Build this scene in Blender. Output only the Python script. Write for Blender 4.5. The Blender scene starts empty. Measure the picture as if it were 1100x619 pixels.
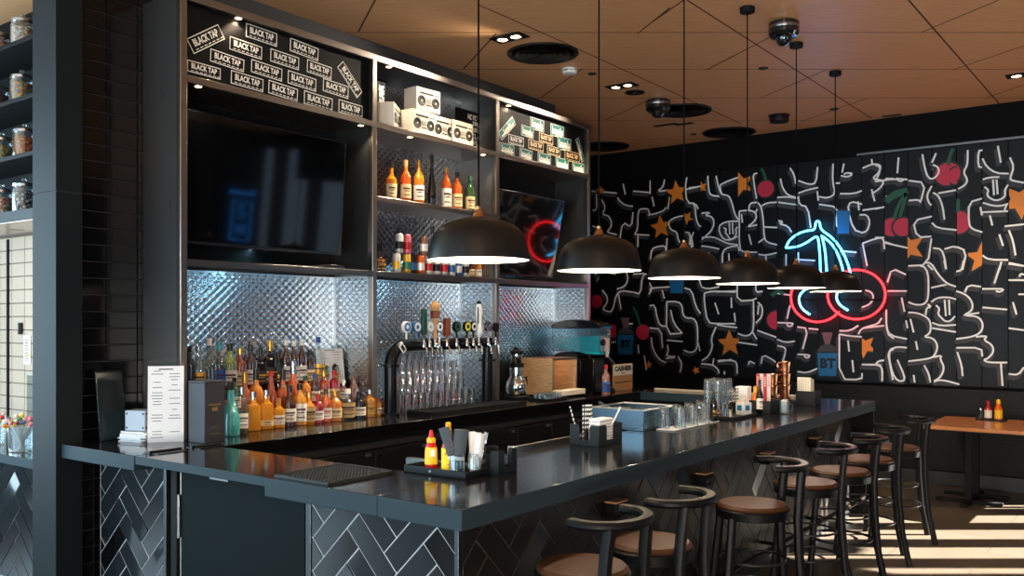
import bpy, math, random
from mathutils import Vector, Matrix
random.seed(11)
PI = math.pi
R = math.radians
SC = bpy.context.scene
COL = SC.collection

# ---------------------------------------------------------------- camera model
FPX, YAW, HY, CX, H = 964.0, R(36.6), 345.5, 550.0, 1.8
SY, CY = math.sin(YAW), math.cos(YAW)

def at(px, py=None, X=None, Y=None, z=None):
    """photo pixel -> point on the plane X=, Y= or z="""
    t = (px - CX) / FPX
    dx, dy = -SY + CY * t, CY + SY * t
    if z is not None:
        d = FPX * (H - z) / (py - HY)
    elif X is not None:
        d = X / dx
    else:
        d = Y / dy
    zz = z if z is not None else (H + d * (HY - py) / FPX if py is not None else 0.0)
    return Vector((d * dx, d * dy, zz))

# ---------------------------------------------------------------- materials
MATS = {}
def lin(c):
    return tuple(((v / 255.0) / 12.92 if v / 255.0 <= 0.04045 else ((v / 255.0 + 0.055) / 1.055) ** 2.4) for v in c)

def mat(name, rgb=(128, 128, 128), rough=0.5, metal=0.0, spec=0.5, trans=0.0, ior=1.45, emit=None, es=0.0,
        coat=0.0, noise=0.0, nscale=20.0, bump=0.0, bscale=80.0, stretch=(1, 1, 1), rnoise=0.0, alpha=1.0):
    if name in MATS:
        return MATS[name]
    m = bpy.data.materials.new(name)
    m.use_nodes = True
    nt = m.node_tree
    b = nt.nodes['Principled BSDF']
    c = lin(rgb)
    b.inputs['Base Color'].default_value = (*c, 1)
    b.inputs['Roughness'].default_value = rough
    b.inputs['Metallic'].default_value = metal
    b.inputs['Specular IOR Level'].default_value = spec
    b.inputs['Transmission Weight'].default_value = trans
    b.inputs['IOR'].default_value = ior
    b.inputs['Coat Weight'].default_value = coat
    b.inputs['Coat Roughness'].default_value = 0.08
    b.inputs['Alpha'].default_value = alpha
    if emit:
        b.inputs['Emission Color'].default_value = (*lin(emit), 1)
        b.inputs['Emission Strength'].default_value = es
    if noise or bump or rnoise:
        tc = nt.nodes.new('ShaderNodeTexCoord')
        mp = nt.nodes.new('ShaderNodeMapping')
        mp.inputs['Scale'].default_value = stretch
        nt.links.new(tc.outputs['Object'], mp.inputs['Vector'])
    if noise or rnoise:
        n = nt.nodes.new('ShaderNodeTexNoise')
        n.inputs['Scale'].default_value = nscale
        n.inputs['Detail'].default_value = 5
        nt.links.new(mp.outputs[0], n.inputs['Vector'])
        if noise:
            r = nt.nodes.new('ShaderNodeMixRGB')
            r.inputs[1].default_value = (*[v * (1 - noise) for v in c], 1)
            r.inputs[2].default_value = (*[min(1, v * (1 + noise)) for v in c], 1)
            nt.links.new(n.outputs['Fac'], r.inputs[0])
            nt.links.new(r.outputs[0], b.inputs['Base Color'])
        if rnoise:
            mr = nt.nodes.new('ShaderNodeMapRange')
            mr.inputs['To Min'].default_value = max(0, rough - rnoise)
            mr.inputs['To Max'].default_value = rough + rnoise
            nt.links.new(n.outputs['Fac'], mr.inputs['Value'])
            nt.links.new(mr.outputs[0], b.inputs['Roughness'])
    if bump:
        n2 = nt.nodes.new('ShaderNodeTexNoise')
        n2.inputs['Scale'].default_value = bscale
        n2.inputs['Detail'].default_value = 3
        nt.links.new(mp.outputs[0], n2.inputs['Vector'])
        bp = nt.nodes.new('ShaderNodeBump')
        bp.inputs['Strength'].default_value = bump
        bp.inputs['Distance'].default_value = 0.01
        nt.links.new(n2.outputs['Fac'], bp.inputs['Height'])
        nt.links.new(bp.outputs[0], b.inputs['Normal'])
    MATS[name] = m
    return m

def thin_glass(name, rgb=(236, 246, 250), rough=.03, edge=.55, body=.05, solid=False):
    """clear thin-walled glass: light passes straight through, more gloss towards grazing angles, a touch of milky diffuse"""
    if name in MATS: return MATS[name]
    m = bpy.data.materials.new(name); m.use_nodes = True
    nt = m.node_tree; nt.nodes.clear()
    out = nt.nodes.new('ShaderNodeOutputMaterial')
    tr = nt.nodes.new('ShaderNodeBsdfTransparent'); tr.inputs['Color'].default_value = (*lin(rgb), 1)
    gl = nt.nodes.new('ShaderNodeBsdfGlossy'); gl.inputs['Roughness'].default_value = rough; gl.inputs['Color'].default_value = (1, 1, 1, 1)
    df = nt.nodes.new('ShaderNodeBsdfDiffuse' if solid else 'ShaderNodeBsdfTranslucent'); df.inputs['Color'].default_value = (*lin(rgb), 1)
    lw = nt.nodes.new('ShaderNodeLayerWeight'); lw.inputs['Blend'].default_value = .35
    mr = nt.nodes.new('ShaderNodeMapRange'); mr.inputs['To Min'].default_value = .06; mr.inputs['To Max'].default_value = edge
    nt.links.new(lw.outputs['Facing'], mr.inputs['Value'])
    m1 = nt.nodes.new('ShaderNodeMixShader'); m1.inputs[0].default_value = body
    nt.links.new(tr.outputs[0], m1.inputs[1]); nt.links.new(df.outputs[0], m1.inputs[2])
    m2 = nt.nodes.new('ShaderNodeMixShader')
    nt.links.new(mr.outputs[0], m2.inputs[0]); nt.links.new(m1.outputs[0], m2.inputs[1]); nt.links.new(gl.outputs[0], m2.inputs[2])
    nt.links.new(m2.outputs[0], out.inputs['Surface'])
    MATS[name] = m
    return m

# ---------------------------------------------------------------- mesh builder
class MB:
    def __init__(s):
        s.v, s.f, s.mi, s.m = [], [], [], []
    def _mi(s, m):
        if m is None:
            return 0
        if m not in s.m:
            s.m.append(m)
        return s.m.index(m)
    def add(s, vs, fs, m=None):
        o = len(s.v)
        s.v += [tuple(p) for p in vs]
        k = s._mi(m)
        for f in fs:
            s.f.append(tuple(i + o for i in f))
            s.mi.append(k)
        return s
    def box(s, x0, x1, y0, y1, z0, z1, m=None, M=None, ch=0.0):
        x0, x1 = min(x0, x1), max(x0, x1); y0, y1 = min(y0, y1), max(y0, y1); z0, z1 = min(z0, z1), max(z0, z1)
        vs = [Vector((x, y, z)) for z in (z0, z1) for y in (y0, y1) for x in (x0, x1)]
        if M is not None:
            vs = [M @ v for v in vs]
        return s.add(vs, [(0, 2, 3, 1), (4, 5, 7, 6), (0, 1, 5, 4), (2, 6, 7, 3), (0, 4, 6, 2), (1, 3, 7, 5)], m)
    def lathe(s, prof, n=24, c=(0, 0, 0), m=None, M=None, sq=None, sx=1.0, sy=1.0, close=False):
        """profile [(r,z)], revolved about z; sq: superellipse exponent for squarish bodies"""
        vs, fs = [], []
        for (r, z) in prof:
            for k in range(n):
                a = 2 * PI * (k + 0.5) / n
                ca, sa = math.cos(a), math.sin(a)
                if sq:
                    q = (abs(ca) ** sq + abs(sa) ** sq) ** (-1 / sq)
                else:
                    q = 1.0
                p = Vector((c[0] + r * ca * q * sx, c[1] + r * sa * q * sy, c[2] + z))
                vs.append(M @ p if M is not None else p)
        L = len(prof)
        for i in range(L - 1):
            for k in range(n):
                k2 = (k + 1) % n
                fs.append((i * n + k, i * n + k2, (i + 1) * n + k2, (i + 1) * n + k))
        if close:
            for k in range(n):
                k2 = (k + 1) % n
                fs.append(((L - 1) * n + k, (L - 1) * n + k2, k2, k))
        else:
            if prof[0][0] > 1e-6:
                fs.append(tuple(reversed(range(n))))
            if prof[-1][0] > 1e-6:
                fs.append(tuple(range((L - 1) * n, L * n)))
        return s.add(vs, fs, m)
    def cyl(s, r, z0, z1, c=(0, 0), n=24, m=None, M=None, r2=None):
        return s.lathe([(r, z0), (r if r2 is None else r2, z1)], n, (c[0], c[1], 0), m, M)
    def tube(s, pts, r, n=10, m=None, closed=False, flat=None):
        """round (or flat=(w,h)) bar along points"""
        P = [Vector(p) for p in pts]
        L = len(P)
        vs, fs = [], []
        ref = None
        for i, p in enumerate(P):
            if closed:
                t = P[(i + 1) % L] - P[i - 1]
            else:
                t = P[min(i + 1, L - 1)] - P[max(i - 1, 0)]
            t.normalize()
            if ref is None:
                ref = Vector((0, 0, 1)) if abs(t.z) < 0.9 else Vector((1, 0, 0))
            u = t.cross(ref)
            if u.length < 1e-4:
                u = t.cross(Vector((1, 0, 0)))
            u.normalize()
            w = u.cross(t).normalized()
            ref = w
            rr = r[i] if isinstance(r, (list, tuple)) else r
            for k in range(n):
                a = 2 * PI * (k + 0.5) / n
                if flat:
                    ca, sa = math.cos(a), math.sin(a)
                    q = (abs(ca) ** 6 + abs(sa) ** 6) ** (-1 / 6)
                    vs.append(p + u * (ca * q * flat[0]) + w * (sa * q * flat[1]))
                else:
                    vs.append(p + (u * math.cos(a) + w * math.sin(a)) * rr)
        for i in range(L if closed else L - 1):
            j = (i + 1) % L
            for k in range(n):
                k2 = (k + 1) % n
                fs.append((i * n + k, i * n + k2, j * n + k2, j * n + k))
        if not closed:
            fs.append(tuple(reversed(range(n))))
            fs.append(tuple(range((L - 1) * n, L * n)))
        return s.add(vs, fs, m)
    def prism(s, poly, a, b, f, m=None):
        """poly of 2-D points; f(u,v,w) -> 3-D; extruded from w=a to w=b"""
        n = len(poly)
        vs = [f(u, v, a) for u, v in poly] + [f(u, v, b) for u, v in poly]
        fs = [tuple(reversed(range(n))), tuple(range(n, 2 * n))]
        for k in range(n):
            k2 = (k + 1) % n
            fs.append((k, k2, n + k2, n + k))
        return s.add(vs, fs, m)
    def sphere(s, c, r, m=None, nu=16, nv=10, sz=1.0):
        prof = [(max(1e-7, r * math.sin(PI * i / nv)), -r * sz * math.cos(PI * i / nv)) for i in range(nv + 1)]
        prof[0] = (1e-7, prof[0][1]); prof[-1] = (1e-7, prof[-1][1])
        return s.lathe(prof, nu, c, m)
    def ribbon(s, pts, w, f, m=None):
        """flat painted line of width w through 2-D points; f(u,v)->3-D"""
        P = [Vector(p) for p in pts]
        if len(P) < 2:
            return s
        Lf, Rt = [], []
        for i, p in enumerate(P):
            t = (P[min(i + 1, len(P) - 1)] - P[max(i - 1, 0)])
            if t.length < 1e-7:
                t = Vector((1, 0))
            t.normalize()
            nrm = Vector((-t.y, t.x))
            k = 1.0
            if 0 < i < len(P) - 1:
                a = (P[i] - P[i - 1]).normalized()
                cs = max(0.5, abs(a.dot(t)))
                k = 1 / cs
            Lf.append(p + nrm * w / 2 * k); Rt.append(p - nrm * w / 2 * k)
        n = len(P)
        vs = [f(q.x, q.y) for q in Lf] + [f(q.x, q.y) for q in Rt]
        return s.add(vs, [(i, i + 1, n + i + 1, n + i) for i in range(n - 1)], m)
    def mesh(s, name, m=None):
        me = bpy.data.meshes.new(name)
        me.from_pydata(s.v, [], s.f)
        ms = list(s.m)
        if m is not None and not ms:
            ms = [m]
        for q in ms:
            me.materials.append(q)
        if len(ms) > 1:
            me.polygons.foreach_set('material_index', s.mi)
        me.polygons.foreach_set('use_smooth', [True] * len(me.polygons))
        me.update()
        try:
            me.set_sharp_from_angle(angle=R(32))
        except Exception:
            pass
        return me
    def build(s, name, m=None, parent=None, bev=0.0, seg=2):
        o = bpy.data.objects.new(name, s.mesh(name, m))
        COL.objects.link(o)
        if parent is not None:
            o.parent = parent
        if bev:
            bm = o.modifiers.new('bevel', 'BEVEL')
            bm.width = bev; bm.segments = seg; bm.limit_method = 'ANGLE'; bm.angle_limit = R(40)
            bm.harden_normals = False
        return o

def tag(o, label=None, cat=None, group=None, kind=None):
    if label: o['label'] = label
    if cat: o['category'] = cat
    if group: o['group'] = group
    if kind: o['kind'] = kind
    return o

def thing(name, label, cat, loc=(0, 0, 0), rz=0.0, group=None):
    o = bpy.data.objects.new(name, None)
    COL.objects.link(o)
    o.location = loc; o.rotation_euler = (0, 0, rz); o.empty_display_size = 0.05
    return tag(o, label, cat, group)

def struct(name, mb, m=None, parent=None, bev=0.0):
    o = mb.build(name, m, parent, bev)
    if parent is None:
        o['kind'] = 'structure'
    return o

def kids(o):
    return [c for c in COL.objects if c.parent == o]

CH = {}
def children_of(o):
    return list(o.children)

def dup(root, loc=None, rz=None, label=None, group=None, sc=None):
    r = root.copy(); COL.objects.link(r)
    if loc is not None: r.location = loc
    if rz is not None: r.rotation_euler = (0, 0, rz)
    if sc is not None: r.scale = sc
    if label: r['label'] = label
    if group: r['group'] = group
    for ch in root.children:
        c = ch.copy(); COL.objects.link(c); c.parent = r
        for g in ch.children:
            d = g.copy(); COL.objects.link(d); d.parent = c
    return r

def text_mesh(body, size, f, align='CENTER', m=None, mb=None, bold=0.0, sx=1.0, ext=0.0):
    """lettering as flat mesh; f(u,v)->3-D point; (0,0) is the middle of the text"""
    cu = bpy.data.curves.new('lettering', 'FONT')
    cu.body = body; cu.size = size; cu.align_x = align; cu.align_y = 'CENTER'
    cu.offset = bold; cu.resolution_u = 2
    o = bpy.data.objects.new('lettering', cu)
    COL.objects.link(o)
    dg = bpy.context.evaluated_depsgraph_get()
    dg.update()
    me = bpy.data.meshes.new_from_object(o.evaluated_get(dg))
    mb = mb or MB()
    mb.add([f(v.co.x * sx, v.co.y) for v in me.vertices], [tuple(p.vertices) for p in me.polygons], m)
    bpy.data.objects.remove(o); bpy.data.curves.remove(cu); bpy.data.meshes.remove(me)
    return mb

def chaikin(P, it=1):
    P = [Vector(p) for p in P]
    for _ in range(it):
        if len(P) < 3:
            return P
        Q = [P[0]]
        for i in range(len(P) - 1):
            a, b = P[i], P[i + 1]
            if i > 0: Q.append(a * 0.75 + b * 0.25)
            if i < len(P) - 2: Q.append(a * 0.25 + b * 0.75)
        Q.append(P[-1])
        P = Q
    return P

def clip_poly(poly, x0, x1, y0, y1):
    def cl(P, ins, cut):
        out = []
        for i in range(len(P)):
            a, b = P[i - 1], P[i]
            ia, ib = ins(a), ins(b)
            if ib:
                if not ia: out.append(cut(a, b))
                out.append(b)
            elif ia:
                out.append(cut(a, b))
        return out
    def cx(v): return lambda a, b: (v, a[1] + (b[1] - a[1]) * (v - a[0]) / (b[0] - a[0]))
    def cy(v): return lambda a, b: (a[0] + (b[0] - a[0]) * (v - a[1]) / (b[1] - a[1]), v)
    for ins, cut in ((lambda p: p[0] >= x0, cx(x0)), (lambda p: p[0] <= x1, cx(x1)), (lambda p: p[1] >= y0, cy(y0)), (lambda p: p[1] <= y1, cy(y1))):
        if not poly: return []
        poly = cl(poly, ins, cut)
    return poly

def light(name, kind, loc, energy, color, size=None, size_y=None, rot=None, spot=None, blend=0.5, look=None):
    d = bpy.data.lights.new(name, kind)
    d.energy = energy; d.color = color
    if kind == 'AREA':
        d.shape = 'RECTANGLE'; d.size = size; d.size_y = size_y or size
    elif kind in ('POINT', 'SPOT') and size is not None:
        d.shadow_soft_size = size
    if kind == 'SPOT':
        d.spot_size = spot; d.spot_blend = blend
    o = bpy.data.objects.new(name, d)
    COL.objects.link(o)
    o.location = loc
    if look is not None:
        o.rotation_euler = Vector(look).to_track_quat('-Z', 'Y').to_euler()
    elif rot is not None:
        o.rotation_euler = rot
    return o
# ================================================================= materials used around
M_steel = mat('brushed_steel', (150, 150, 150), 0.32, 1.0, rnoise=0.08, nscale=6, stretch=(1, 1, 30))
M_steel_dark = mat('dark_steel', (92, 96, 98), 0.34, 1.0, rnoise=0.1, nscale=5, stretch=(12, 12, 1))
M_frame = mat('frame_steel', (150, 142, 136), 0.3, 1.0)
M_quilt = mat('quilted_steel', (214, 222, 228), 0.24, 1.0)
M_chrome = mat('chrome', (215, 215, 215), 0.08, 1.0)
M_black = mat('matt_black', (13, 14, 16), 0.6, spec=.2)
M_blackgloss = mat('gloss_black', (10, 11, 13), 0.12)
M_blackmetal = mat('black_metal', (24, 28, 31), 0.38, coat=0.2)
M_counter = mat('black_stone', (19, 19, 21), 0.12, spec=.42, noise=0.5, nscale=160, rnoise=0.03)
M_counter_edge = mat('stone_edge', (41, 55, 62), 0.55, spec=.15, noise=0.35, nscale=220)
M_tile = mat('charcoal_tile', (32, 37, 41), 0.16, coat=0.5, noise=0.15, nscale=7)
M_tile_shaded = mat('shaded_side_tile', (27, 25, 24), .3, spec=.35, noise=.2, nscale=6)  # same tile as the end face, with the stool side's shade in its colour
M_tile2 = mat('tile_dark_reflection', (12, 13, 15), 0.1, coat=0.6)  # charcoal tile with a dark reflection put into its colour, drawn at random
M_grout = mat('pale_grout', (176, 180, 182), 0.6)
M_blacktile = mat('black_glazed_tile', (9, 9, 11), 0.12, spec=.35)
M_darkgrout = mat('dark_grout', (46, 46, 50), 0.7)
M_whitetile = mat('white_tile', (190, 172, 154), 0.25)
M_teal = mat('teal_black_paint', (19, 26, 29), 0.62, spec=.2)
M_white = mat('white_plastic', (225, 226, 226), 0.4)
M_paper = mat('white_paper', (232, 234, 236), 0.8)
M_ink = mat('printed_ink', (50, 52, 58), 0.8)

def wood(name, c1, c2, scale=(1, 1, 1), rough=0.45, rot=0.0, coat=0.0):
    m = bpy.data.materials.new(name); m.use_nodes = True
    nt = m.node_tree; b = nt.nodes['Principled BSDF']
    tc = nt.nodes.new('ShaderNodeTexCoord'); mp = nt.nodes.new('ShaderNodeMapping')
    mp.inputs['Scale'].default_value = scale; mp.inputs['Rotation'].default_value = (0, 0, rot)
    # mapping applies scale, then rotation: rotate first with a second node
    mp0 = nt.nodes.new('ShaderNodeMapping'); mp0.inputs['Rotation'].default_value = (0, 0, rot)
    mp.inputs['Rotation'].default_value = (0, 0, 0)
    nt.links.new(tc.outputs['Object'], mp0.inputs['Vector']); nt.links.new(mp0.outputs[0], mp.inputs['Vector'])
    n = nt.nodes.new('ShaderNodeTexNoise'); n.inputs['Scale'].default_value = 4; n.inputs['Detail'].default_value = 8; n.inputs['Roughness'].default_value = 0.65
    nt.links.new(mp.outputs[0], n.inputs['Vector'])
    r = nt.nodes.new('ShaderNodeValToRGB')
    r.color_ramp.elements[0].position = 0.3; r.color_ramp.elements[0].color = (*lin(c1), 1)
    r.color_ramp.elements[1].position = 0.72; r.color_ramp.elements[1].color = (*lin(c2), 1)
    nt.links.new(n.outputs['Fac'], r.inputs[0]); nt.links.new(r.outputs[0], b.inputs['Base Color'])
    b.inputs['Roughness'].default_value = rough; b.inputs['Coat Weight'].default_value = coat
    MATS[name] = m
    return m
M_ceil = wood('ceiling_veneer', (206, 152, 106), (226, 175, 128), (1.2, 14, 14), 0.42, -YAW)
M_tablewood = wood('table_wood', (168, 104, 58), (204, 136, 84), (2, 18, 18), 0.3, 0.0, 0.3)
M_boxwood = wood('pale_wood', (150, 116, 80), (205, 172, 130), (3, 3, 24), 0.5)
M_groove = mat('ceiling_groove', (70, 38, 22), 0.8)

# floor: large pale porcelain tiles laid square to the entrance
def floor_mat():
    m = bpy.data.materials.new('floor_tile'); m.use_nodes = True
    nt = m.node_tree; b = nt.nodes['Principled BSDF']
    tc = nt.nodes.new('ShaderNodeTexCoord'); mp = nt.nodes.new('ShaderNodeMapping'); mp.inputs['Rotation'].default_value = (0, 0, 0)
    br = nt.nodes.new('ShaderNodeTexBrick')
    br.offset = 0.5; br.inputs['Scale'].default_value = 1.0
    br.inputs['Brick Width'].default_value = 1.2; br.inputs['Row Height'].default_value = 0.6
    br.inputs['Mortar Size'].default_value = 0.004; br.inputs['Mortar Smooth'].default_value = 0.1
    br.inputs['Color1'].default_value = (*lin((86, 77, 66)), 1); br.inputs['Color2'].default_value = (*lin((81, 72, 62)), 1)
    br.inputs['Mortar'].default_value = (*lin((60, 53, 45)), 1)
    n = nt.nodes.new('ShaderNodeTexNoise'); n.inputs['Scale'].default_value = 3; n.inputs['Detail'].default_value = 6
    mx = nt.nodes.new('ShaderNodeMixRGB'); mx.blend_type = 'MULTIPLY'; mx.inputs[0].default_value = 0.25
    nt.links.new(tc.outputs['Object'], mp.inputs['Vector']); nt.links.new(mp.outputs[0], br.inputs['Vector']); nt.links.new(mp.outputs[0], n.inputs['Vector'])
    nt.links.new(br.outputs['Color'], mx.inputs[1]); nt.links.new(n.outputs['Color'], mx.inputs[2]); nt.links.new(mx.outputs[0], b.inputs['Base Color'])
    b.inputs['Roughness'].default_value = 0.35
    return m
M_floor = floor_mat()

X0, X1, Y0, Y1, ZC = -8.4, 4.2, -4.0, 10.8, 4.13
struct('floor', MB().box(X0, X1, Y0, Y1 + .3, -0.1, 0), M_floor)

# ---------------------------------------------------------------- ceiling with its panel joints
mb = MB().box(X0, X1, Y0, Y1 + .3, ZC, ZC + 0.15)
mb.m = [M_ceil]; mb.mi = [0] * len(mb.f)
Fv, Rv = Vector((-SY, CY)), Vector((CY, SY))
def groove(p, q, w=0.012):
    global mb
    mb.ribbon([p, q], w, lambda u, v: (u, v, ZC - 0.0006), M_groove)
for k in range(-6, 6):
    d = 7.23 + 1.06 * k
    a, b = Fv * d - Rv * 9, Fv * d + Rv * 9
    pts = []
    for i in range(181):
        p = a.lerp(b, i / 180)
        if X0 < p.x < X1 and Y0 < p.y < Y1: pts.append(p)
    if len(pts) > 1: groove(pts[0], pts[-1])
for (a, b) in [((514, 5), (600, 43)), ((600, 43), (720, 98)), ((720, 98), (796.6, 133)), ((738, 0), (936, 127)), ((976, 0), (1073, 111)),
               ((533, 36), (498, 74)), ((625, 74), (581, 105)), ((720, 8), (685, 36)), ((700, 24), (734.5, 0)), ((827, 40), (760, 74.5)),
               ((889, 74.5), (816, 105.5)), ((933, 105), (860, 131)), ((1073, 0), (989, 35)), ((1100, 49), (1025, 74.5)), ((1100, 91), (1058, 105.5)),
               ((788.6, 60), (759, 75)), ((403, 0), (385, 34)), ((696, 108), (650, 129))]:
    p, q = at(*a, z=ZC), at(*b, z=ZC)
    groove(p.xy, q.xy, 0.014)
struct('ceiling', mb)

# ---------------------------------------------------------------- far wall, dark wainscot, baseboard
M_wallblack = mat('wall_black_paint', (9, 9, 12), 0.8, spec=.15)
WX0 = -0.25          # the painted wall ends here, past the frame; a glazed bay with upright fins follows
struct('wall_back', MB().box(X0, WX0, Y1, Y1 + 0.25, 0, ZC).box(WX0, 1.4, Y1, Y1 + .2, 2.9, ZC).box(1.4, 2.9, Y1, Y1 + .2, 3.3, ZC).box(2.9, X1, Y1, Y1 + .2, 3.85, ZC), M_wallblack)  # unseen header over the bay is stepped to cut the sun's reach
# perforated wainscot
def perf_mat():
    m = bpy.data.materials.new('perforated_panel'); m.use_nodes = True
    nt = m.node_tree; b = nt.nodes['Principled BSDF']
    tc = nt.nodes.new('ShaderNodeTexCoord'); v = nt.nodes.new('ShaderNodeTexVoronoi'); v.inputs['Scale'].default_value = 26; v.inputs['Randomness'].default_value = 0
    r = nt.nodes.new('ShaderNodeValToRGB'); r.color_ramp.elements[0].position = 0.25; r.color_ramp.elements[0].color = (0.002, 0.002, 0.002, 1)
    r.color_ramp.elements[1].position = 0.4; r.color_ramp.elements[1].color = (*lin((20, 23, 24)), 1)
    nt.links.new(tc.outputs['Object'], v.inputs['Vector']); nt.links.new(v.outputs['Distance'], r.inputs[0]); nt.links.new(r.outputs[0], b.inputs['Base Color'])
    b.inputs['Roughness'].default_value = 0.55; b.inputs['Specular IOR Level'].default_value = .2
    return m
struct('trim_1', MB().box(-4.2, WX0, Y1 - 0.04, Y1, 0.16, 1.06), perf_mat())
struct('baseboard_back', MB().box(X0, WX0, Y1 - 0.06, Y1, 0, 0.15), mat('grey_baseboard', (44, 48, 50), 0.4))
struct('trim_2', MB().box(-3.0, WX0, Y1 - 0.05, Y1, 3.725, 3.75), mat('rail_aluminium', (110, 108, 106), 0.35, 0.9))

# ---------------------------------------------------------------- partition behind the back bar, with black glazed tiles where it shows
struct('wall_left', MB().box(-5.6, -5.385, 2.822, 8.03, 0, ZC), M_darkgrout)
mb = MB()
z = 0.0
while z < ZC - 0.02:
    for (a, b) in ((2.824, 2.985), (2.989, 3.195), (3.199, 3.30)):
        t = random.uniform(-0.0012, 0.0012)
        mb.add([(-5.385, a, z), (-5.385, b, z), (-5.385, b, z + .1), (-5.385, a, z + .1),
                (-5.377 + t, a + .003, z + .003), (-5.377 - t, b - .003, z + .003), (-5.377 - t, b - .003, z + .097), (-5.377 + t, a + .003, z + .097)],
               [(4, 5, 6, 7), (0, 1, 5, 4), (1, 2, 6, 5), (2, 3, 7, 6), (3, 0, 4, 7)])
    z += 0.1035
struct('wall_tiles', mb, M_blacktile)

# ---------------------------------------------------------------- pillar at the bar's end (two stacked cladding panels)
mb = MB().box(-5.63, -5.345, 2.66, 2.82, 0, 2.572)
mb.box(-5.63, -5.345, 2.66, 2.82, 2.580, ZC)
mb.box(-5.625, -5.352, 2.667, 2.82, 2.56, 2.59, M_darkgrout)
mb.m = [M_teal, M_darkgrout]; mb.mi = [0] * 12 + [1] * 6
struct('pillar', mb, None, None)

# ---------------------------------------------------------------- left service nook: white tiles, soffit
mb = MB().box(X0, -5.632, 3.34, 3.55, 0, ZC, M_grout_w := mat('nook_grout', (96, 84, 74), 0.7))
zz = 0.9
while zz < 2.46:
    x = -5.64 - 0.098
    while x > X0:
        mb.add([(x, 3.34, zz), (x + .2, 3.34, zz), (x + .2, 3.34, zz + .1), (x, 3.34, zz + .1),
                (x + .003, 3.332, zz + .003), (x + .197, 3.332, zz + .003), (x + .197, 3.332, zz + .097), (x + .003, 3.332, zz + .097)],
               [(7, 6, 5, 4), (4, 5, 1, 0), (5, 6, 2, 1), (6, 7, 3, 2), (7, 4, 0, 3)], M_whitetile)
        x -= 0.206
    zz += 0.1045
struct('wall_nook', mb)
p = at(9, 350, Y=3.33)
struct('trim_3', MB().box(p.x - 0.012, p.x + 0.012, 3.32, 3.335, 0.9, 2.45), M_black)

# ---------------------------------------------------------------- outer walls, glazed (daylight comes through them)
M_outwall = mat('dim_plaster', (48, 46, 44), 0.7)
M_mull = mat('mullion', (26, 26, 28), 0.5)
mb = MB().box(X0 - .2, X0, Y0, -2.2, 0, ZC).box(X0 - .2, X0, 2.3, Y1 + .3, 0, ZC).box(X0 - .2, X0, -2.2, 2.3, 0, .6).box(X0 - .2, X0, -2.2, 2.3, 3.5, ZC)
struct('wall_far_left', mb, M_outwall)
mb = MB()
for k in range(5):
    y = -2.2 + 4.5 * k / 4
    mb.box(X0 - .12, X0 - .04, y - .04, y + .04, .6, 3.5)
struct('window_4', mb, M_mull)
# front wall behind the camera: window band between z .5 and 3.6
mb = MB().box(X0 - .2, X1 + .2, Y0 - .2, Y0, 0, 0.35).box(X0 - .2, X1 + .2, Y0 - .2, Y0, 3.4, ZC).box(X0 - .2, -8.2, Y0 - .2, Y0, .35, 3.4).box(-1.4, .7, Y0 - .2, Y0, .35, 3.4).box(4.1, X1 + .2, Y0 - .2, Y0, .35, 3.4).box(.7, 4.1, Y0 - .2, Y0, 2.9, 3.4)
struct('wall_front', mb, M_outwall)
mb = MB()
for k in range(7):
    x = -8.2 + 6.8 * k / 6
    mb.box(x - .04, x + .04, Y0 - .12, Y0 - .04, .35, 3.4)
mb.box(-8.2, -1.4, Y0 - .12, Y0 - .04, .35, .43).box(-8.2, -1.4, Y0 - .12, Y0 - .04, 3.32, 3.4)
for x in (.7, 1.8, 2.9, 4.04): mb.box(x, x + .06, Y0 - .12, Y0 - .04, .35, 2.9)
struct('window_1', mb, M_mull)
# right wall, and the fins of the glazed bay beyond the mural
mb = MB().box(X1, X1 + .2, Y0, 2.9, 0, ZC).box(X1, X1 + .2, 2.9, 6.3, 3.1, ZC).box(X1, X1 + .2, 6.3, Y1 + .3, 0, ZC).box(X1, X1 + .2, 2.9, 6.3, 0, 1.5)
struct('wall_right', mb, M_outwall)
mb = MB()
for k in range(4):
    y = 2.9 + 3.4 * k / 3
    mb.box(X1 + .05, X1 + .13, y - .04, y + .04, 1.5, 3.1)
struct('window_2', mb, M_mull)
mb = MB()
k = 0
for k in range(-1, 5):
    x = (CY * (Y1 + .14) - (8.485 - .602 * k)) / SY
    if x > X1: break
    M = Matrix.Translation((x, Y1 + .14, 0)) @ Matrix.Rotation(YAW, 4, 'Z')
    mb.box(-.03, .03, -.14, .14, 0.0, (2.9 if x < 1.4 else 3.3 if x < 2.9 else 3.85), None, M)
struct('window_3', mb, M_mull)
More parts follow.
